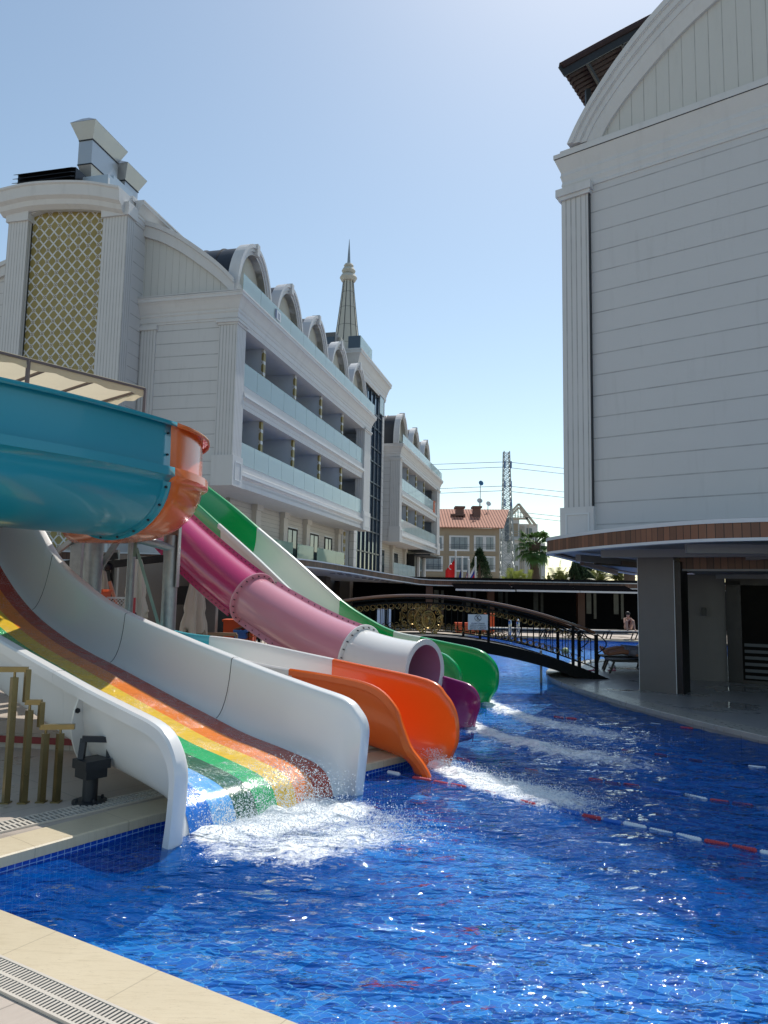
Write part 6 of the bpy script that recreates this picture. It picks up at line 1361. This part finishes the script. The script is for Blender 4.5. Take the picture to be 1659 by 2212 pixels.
P1 = skin_body('small person in dark swimwear sitting knees up on a far lounger', J, Ed, m_skin2, (ps.x, 34.85, .40)); mb_ = MB(); mb_.ico((0, -.05, .79), .105, 2, sc=(1, 1.05, 1)); h_ = obj('hair', mb_, m_hair, P1); mb_ = MB(); mb_.lathe([(.15, .14), (.155, .3), (.165, .46), (.13, .52)], (0, .06, 0), 16); obj('swimwear', mb_, m_wear, P1)
mb_ = MB(); mb_.ico((-.03, -.145, .735), .012, 1); mb_.ico((.03, -.145, .735), .012, 1); obj('eyes', mb_, m_hair, P1)
# lying people: head at +x, feet towards the bridge
def lying(label, x, y, z, skin, top, rz=0):
    J = [(.95,0,.10,.12), (1.15,0,.13,.12), (1.38,0,.20,.13), (1.52,0,.27,.05), (1.64,0,.31,.08), (1.74,0,.34,.08),
         (.90,-.10,.10,.09), (.50,-.13,.17,.062), (.08,-.12,.09,.042), (.02,-.12,.22,.032), (.90,.10,.10,.09), (.50,.13,.17,.062), (.08,.12,.09,.042), (.02,.12,.22,.032),
         (1.36,-.2,.17,.05), (1.12,-.27,.07,.038), (.90,-.24,.10,.03), (1.36,.2,.17,.05), (1.12,.27,.07,.038), (.90,.24,.10,.03)]
    Ed = [(0,1),(1,2),(2,3),(3,4),(4,5),(0,6),(6,7),(7,8),(8,9),(0,10),(10,11),(11,12),(12,13),(2,14),(14,15),(15,16),(2,17),(17,18),(18,19)]
    fingers(J, Ed, 16, (-1,0,-.1)); fingers(J, Ed, 19, (-1,0,-.1)); P = skin_body(label, J, Ed, skin, (x, y, z), rz); mb_ = MB(); mb_.ico((1.69, 0, .345), .10, 2, sc=(1.1, 1, .95)); obj('hair', mb_, m_hair, P)
    mb_ = MB(); M1 = Matrix.Translation((1.2, 0, .15)); mb_.ico((0,0,0), .2, 2, sc=(1.4, .95, .8)); mb_.v = [M1 @ p for p in mb_.v]; obj('shirt', mb_, top, P); mb_ = MB(); mb_.tube([(1.0,-.09,.11), (.6,-.125,.165)], [.125, .095], 12); mb_.tube([(1.0,.09,.11), (.6,.125,.165)], [.125, .095], 12); obj('shorts', mb_, m_shorts, P); return P
lying('person in a pink top lying on the nearest island lounger, bare feet towards the bridge', 5.72, 19.38, .37, m_skin, m_pinkc); lying('person lying on the second island lounger behind the nearest', 6.0, 20.6, .37, m_skin, plain('white_shirt', (.55, .56, .58), .8))
m_shoe = plain('pink_flipflop', (.50, .12, .20), .7)
for px, py, lab in ((1280, 1449, 'pink flip-flop beside the bridge end post'), (1297+25, 1449, 'pink flip-flop under the nearest lounger')):
    p = at_z(px, py, 0); t = thing('flip_flop', lab, 'shoe', p, .4); mb_ = MB(); mb_.lathe([(.001, 0), (.055, .002), (.06, .012), (.055, .022), (.001, .024)], (0,0,0), 14); mb_.v = [Vector((v_.x*2.3, v_.y, v_.z)) for v_ in mb_.v]; obj('sole', mb_, m_shoe, t); mb_ = MB(); mb_.tube([(.05, -.05, .02), (.08, 0, .07), (.05, .05, .02)], .012, 6); obj('strap', mb_, m_shoe, t)
t = thing('side_table', 'small pale side table between the island loungers', 'table', (7.6, 21.2, 0)); mb_ = MB(); mb_.box(-.35, .35, -.25, .25, .42, .45); obj('top', mb_, m_cush, t)
for a in (-.3, .3):
    for b_ in (-.2, .2): mb_ = MB(); mb_.bar((a, b_, 0), (a, b_, .42), .03); obj('leg', mb_, m_blackmetal, t)
# ball, ladders, life rings
t = at_z(1221.7+0, 1410, WZ); mb_ = MB(); mb_.ico((0,0,0), .13, 3); bo = obj('beach_ball', mb_, plain('ball_yellow', (.45, .5, .22), .4, var=.5, scale=5), label='yellow and white ball floating behind the bridge', cat='ball'); bo.location = (t.x, t.y, WZ+.06)
for px, lab in ((1115, 'left curved steel rail of the pool ladder at the far edge'), (1132, 'right curved steel rail of the pool ladder at the far edge')):
    p = at_z(px, 1380, 0); t = thing('ladder_rail', lab, 'pool ladder', (p.x, 35.0, 0), group='pool ladder rails'); mb_ = MB(); mb_.tube([(0, .5, 0), (0, .5, .55)]+[(0, .25+.25*cos(a), .6+.22*sin(a)) for a in [i*pi/8 for i in range(9)]]+[(0, 0, .5), (0, 0, -.3)], .03, 8); obj('tube', mb_, plain('bright_steel', (.7, .72, .75), .15, metal=1), t)
# underwater bridge stay
t = at_z(1175, 1470, WZ); mb_ = MB(); mb_.tube([(0,0,-.3), (0,0,.75)], .03, 8); o_ = obj('bridge_prop', mb_, m_galv, label='thin steel prop standing in the water under the bridge', cat='post'); o_.location = (2.9+.9, BY+.2, WZ)

# ---- things in the shade under the slides
def parasol(px, pyt, pyb, Y, w_, label, seed, lean=0):
    rnd = random.Random(seed); p = at_y(px, pyt, Y); q = at_y(px, pyb, Y); zt = p.z; zb = q.z; t = thing('folded_parasol', label, 'parasol', (p.x, Y, 0)); mb_ = MB(); n = 40; rows = []
    ph = [rnd.uniform(0, 6) for _ in range(6)]
    for i in range(13):
        u = i/12; r = w_*(.28+.72*u**.7)*(1-.18*exp(-((u-.70)/.05)**2)*1.2); z = zt+(zb-zt)*u; row = []
        for k in range(n):
            a = 2*pi*k/n; rr_ = r*(1+.20*sin(8*a+ph[0]+u*1.2)+.10*sin(5*a+ph[1]-u*2)+.05*sin(13*a)); row.append(Vector((rr_*cos(a)+lean*u, rr_*sin(a)*.8, z-(.12*(sin(4*a+ph[2])+.6*sin(7*a)) if i == 12 else 0))))
        rows.append(row)
    mb_.loft(rows, 0, True, False); c = obj('cover', mb_, m_canvas, t, fix=False); mb_ = MB(); mb_.tube([(0,0,0), (0,0,zt+.05)], .03, 10); obj('pole', mb_, m_darkmetal, t); mb_ = MB(); mb_.box(-.3, .3, -.3, .3, 0, .08); obj('base', mb_, m_darkmetal, t)
m_canvas = plain('pale_canvas', (.58, .54, .47), .9, var=.1, scale=4)
parasol(298, 1208, 1332, 15.2, .24, 'folded cream parasol tied at its middle behind the white slide', 1); parasol(425, 1240, 1366, 17.0, .27, 'folded cream parasol hanging below the magenta tube', 2); parasol(221, 1230, 1300, 16.2, .17, 'slim folded parasol beside the thick steel post', 3)
p = at_y(395, 1366, 17.4); t = thing('loudspeaker', 'black loudspeaker on a tripod stand below the magenta tube', 'loudspeaker', (p.x, 17.4, 0)); mb_ = MB(); zt = at_y(395, 1266, 17.4).z; zb = at_y(395, 1306, 17.4).z; mb_.box(-.25, .25, -.2, .2, zb, zt); obj('cabinet', mb_, m_blackmetal, t); mb_ = MB(); mb_.tube([(0,0,.4), (0,0,zb)], .02, 8)
obj('pole', mb_, m_blackmetal, t)
for k in range(3): a = 2*pi*k/3; mb_ = MB(); mb_.bar((0,0,.7), (.4*cos(a), .4*sin(a), 0), .02); obj('leg', mb_, m_blackmetal, t)
t = thing('equipment_box', 'black equipment box on the deck under the loudspeaker', 'box', (p.x, 17.2, 0)); mb_ = MB(); mb_.box(-.3, .3, -.25, .25, 0, .55); mb_.box(-.31, .31, -.26, .26, .56, .6); obj('case', mb_, m_blackmetal, t); mb_ = MB(); mb_.box(-.2, .2, -.27, -.25, .4, .44); obj('handle', mb_, m_galv, t)
m_obx = plain('orange_panel', (.70, .09, .015), .45)
def ob(px0, px1, py0, py1, Y, name, label, cat, mat):
    a = at_y(px0, py0, Y); b_ = at_y(px1, py1, Y); t = thing(name, label, cat, (a.x, Y, max(0, b_.z))); w_ = b_.x-a.x; h = a.z-max(0, b_.z); mb_ = MB(); mb_.box(0, w_, 0, .5, 0, h-.05); obj('body', mb_, mat, t); mb_ = MB(); mb_.box(-.03, w_+.03, -.03, .53, h-.05, h); obj('lid', mb_, mat, t); return t
ob(180, 217, 1272, 1330, 14.6, 'orange_bin', 'orange box behind the white slide wall at the left', 'box', m_obx); ob(483, 545, 1338, 1392, 18.0, 'orange_counter', 'orange counter in the shade below the pink tube', 'counter', m_obx); ob(507, 530, 1361, 1380, 17.7, 'blue_tub', 'blue tub on the counter below the pink tube', 'tub', plain('tub_blue', (.02, .12, .45), .4))
ob(985, 1045, 1345, 1372, 33.5 if False else 37.5, 'orange_kiosk', 'orange kiosk box behind the warning sign across the pool', 'kiosk', m_obx); ob(1048, 1068, 1325, 1368, 37.5, 'orange_sail', 'tall orange panel behind the bridge post across the pool', 'panel', m_obx)
for px0, px1 in ((815, 846),):
    a = at_y(px0, 1315, 30); b_ = at_y(px1, 1345, 30); t = thing('white_screen', 'white slatted screen seen through the bridge railing', 'screen', (a.x, 30, 0)); 
    mb_ = MB()
    for k in range(4): w_ = (b_.x-a.x)/4; mb_.box(k*w_, k*w_+w_*.8, 0, .05, .4, a.z)
    obj('slats', mb_, m_trim, t); mb_ = MB(); mb_.box(0, b_.x-a.x, .05, .08, .3, .4); mb_.box(0, .05, .0, .08, 0, .4); mb_.box(b_.x-a.x-.05, b_.x-a.x, 0, .08, 0, .4); obj('frame', mb_, m_trim, t)
a = at_y(222, 1291, 14.9); b_ = at_y(286, 1330, 14.9); t = thing('mesh_barrier', 'white mesh barrier panel with a red end post behind the slide', 'barrier', (a.x, 14.9, 0)); mb_ = MB(); W_ = b_.x-a.x; zt = a.z; mb_.bar((0,0,zt), (W_,0,zt), .04); mb_.bar((0,0,zt-.9), (W_,0,zt-.9), .04); mb_.bar((0,0,0), (0,0,zt), .04); obj('frame', mb_, m_trim, t)
mb_ = MB()
for k in range(-12, 14): x0_ = k*.07; mb_.bar((max(0, x0_), 0, zt-.9+max(0, -x0_)), (min(W_, x0_+.9), 0, zt-.9+min(.9, W_-x0_)), .008) if x0_ < W_ and x0_+.9 > 0 else None; mb_.bar((max(0, x0_), 0, zt-max(0, -x0_)), (min(W_, x0_+.9), 0, zt-min(.9, W_-x0_)), .008) if x0_ < W_ and x0_+.9 > 0 else None
obj('mesh', mb_, m_trim, t); mb_ = MB(); mb_.bar((W_+.02,0,0), (W_+.02,0,zt+.01), .05); obj('end_post', mb_, m_fr, t)
for px, Y, w_, lab in ((451, 17.6, 26, 'grey square pillar below the pink tube ring'), (240, 19, 12, 'slim dark pillar behind the mesh barrier')):
    p = at_y(px, 1350, Y); t = thing('square_pillar', lab, 'pillar', (p.x, Y, 0)); r_ = w_/1600*Y/2; mb_ = MB(); mb_.box(-r_, r_, 0, 2*r_, 0, 2.9); obj('shaft', mb_, m_lantern, t); mb_ = MB(); mb_.box(-r_-.04, r_+.04, -.04, 2*r_+.04, 0, .15); obj('plinth', mb_, m_lantern, t)
p = at_y(468, 1360, 17.9); t = thing('wood_rail', 'wooden shelf rail in the shade below the magenta tube', 'rail', (p.x-1.0, 17.3, 0)); mb_ = MB(); zr = at_y(430, 1369, 17.3).z; mb_.bar((-.2, 0, zr), (1.6, 0, zr), .07); mb_.bar((-.2,0,0), (-.2,0,zr), .05); mb_.bar((1.6,0,0), (1.6,0,zr), .05); obj('rail', mb_, plain('rail_wood', (.34, .24, .15), .6), t)
# dark cantilever parasol arms under the terrace, leaning poles
p = at_y(235, 1215, 15.8); t = thing('parasol_arm', 'dark cantilever parasol arm hub behind the steel posts', 'parasol arm', (p.x, 15.8, 0)); mb_ = MB(); z_ = p.z
mb_.bar((.1, 0, .0), (.1, 0, z_+.1), .07); mb_.bar((-1.2, 0, z_-.1), (.2, 0, z_+.15), .08, .14); mb_.bar((.0, 0, z_-.05), (1.3, 0, z_+.12), .08, .16); mb_.ico((.0, -.03, z_-.1), .12, 1); mb_.bar((.0, -.05, z_-.1), (.35, -.05, z_-1.6), .06); obj('frame', mb_, m_blackmetal, t); mb_ = MB(); mb_.bar((.08, -.1, z_-.4), (.55, -.1, z_-1.75), .06); obj('orange_pole', mb_, plain('salmon_pole', (.55, .20, .12), .5), t)
p = at_y(10, 1500, 9.0); t = thing('red_edge', 'low red edged step on the deck behind the bronze railing', 'step', (-5.2, 9.2, 0), radians(-8)); mb_ = MB(); mb_.box(-1, 1.8, 0, .6, 0, .13); obj('tread', mb_, m_deck, t); mb_ = MB(); mb_.box(-1, 1.8, -.02, 0, .06, .135); obj('red_nosing', mb_, plain('dark_red', (.22, .02, .02), .6), t)
# mosaic of distant roofs under the canopy
t = thing('garden_wall', 'low pale wall beyond the shrubs under the canopy', 'wall', (20, 75, 0)); mb_ = MB(); mb_.box(-6, 30, 0, .3, 0, 3.2); obj('wall_body', mb_, m_white, t); mb_ = MB(); mb_.box(-6.1, 30, -.05, .35, 3.2, 3.28); obj('cap', mb_, m_trim, t)
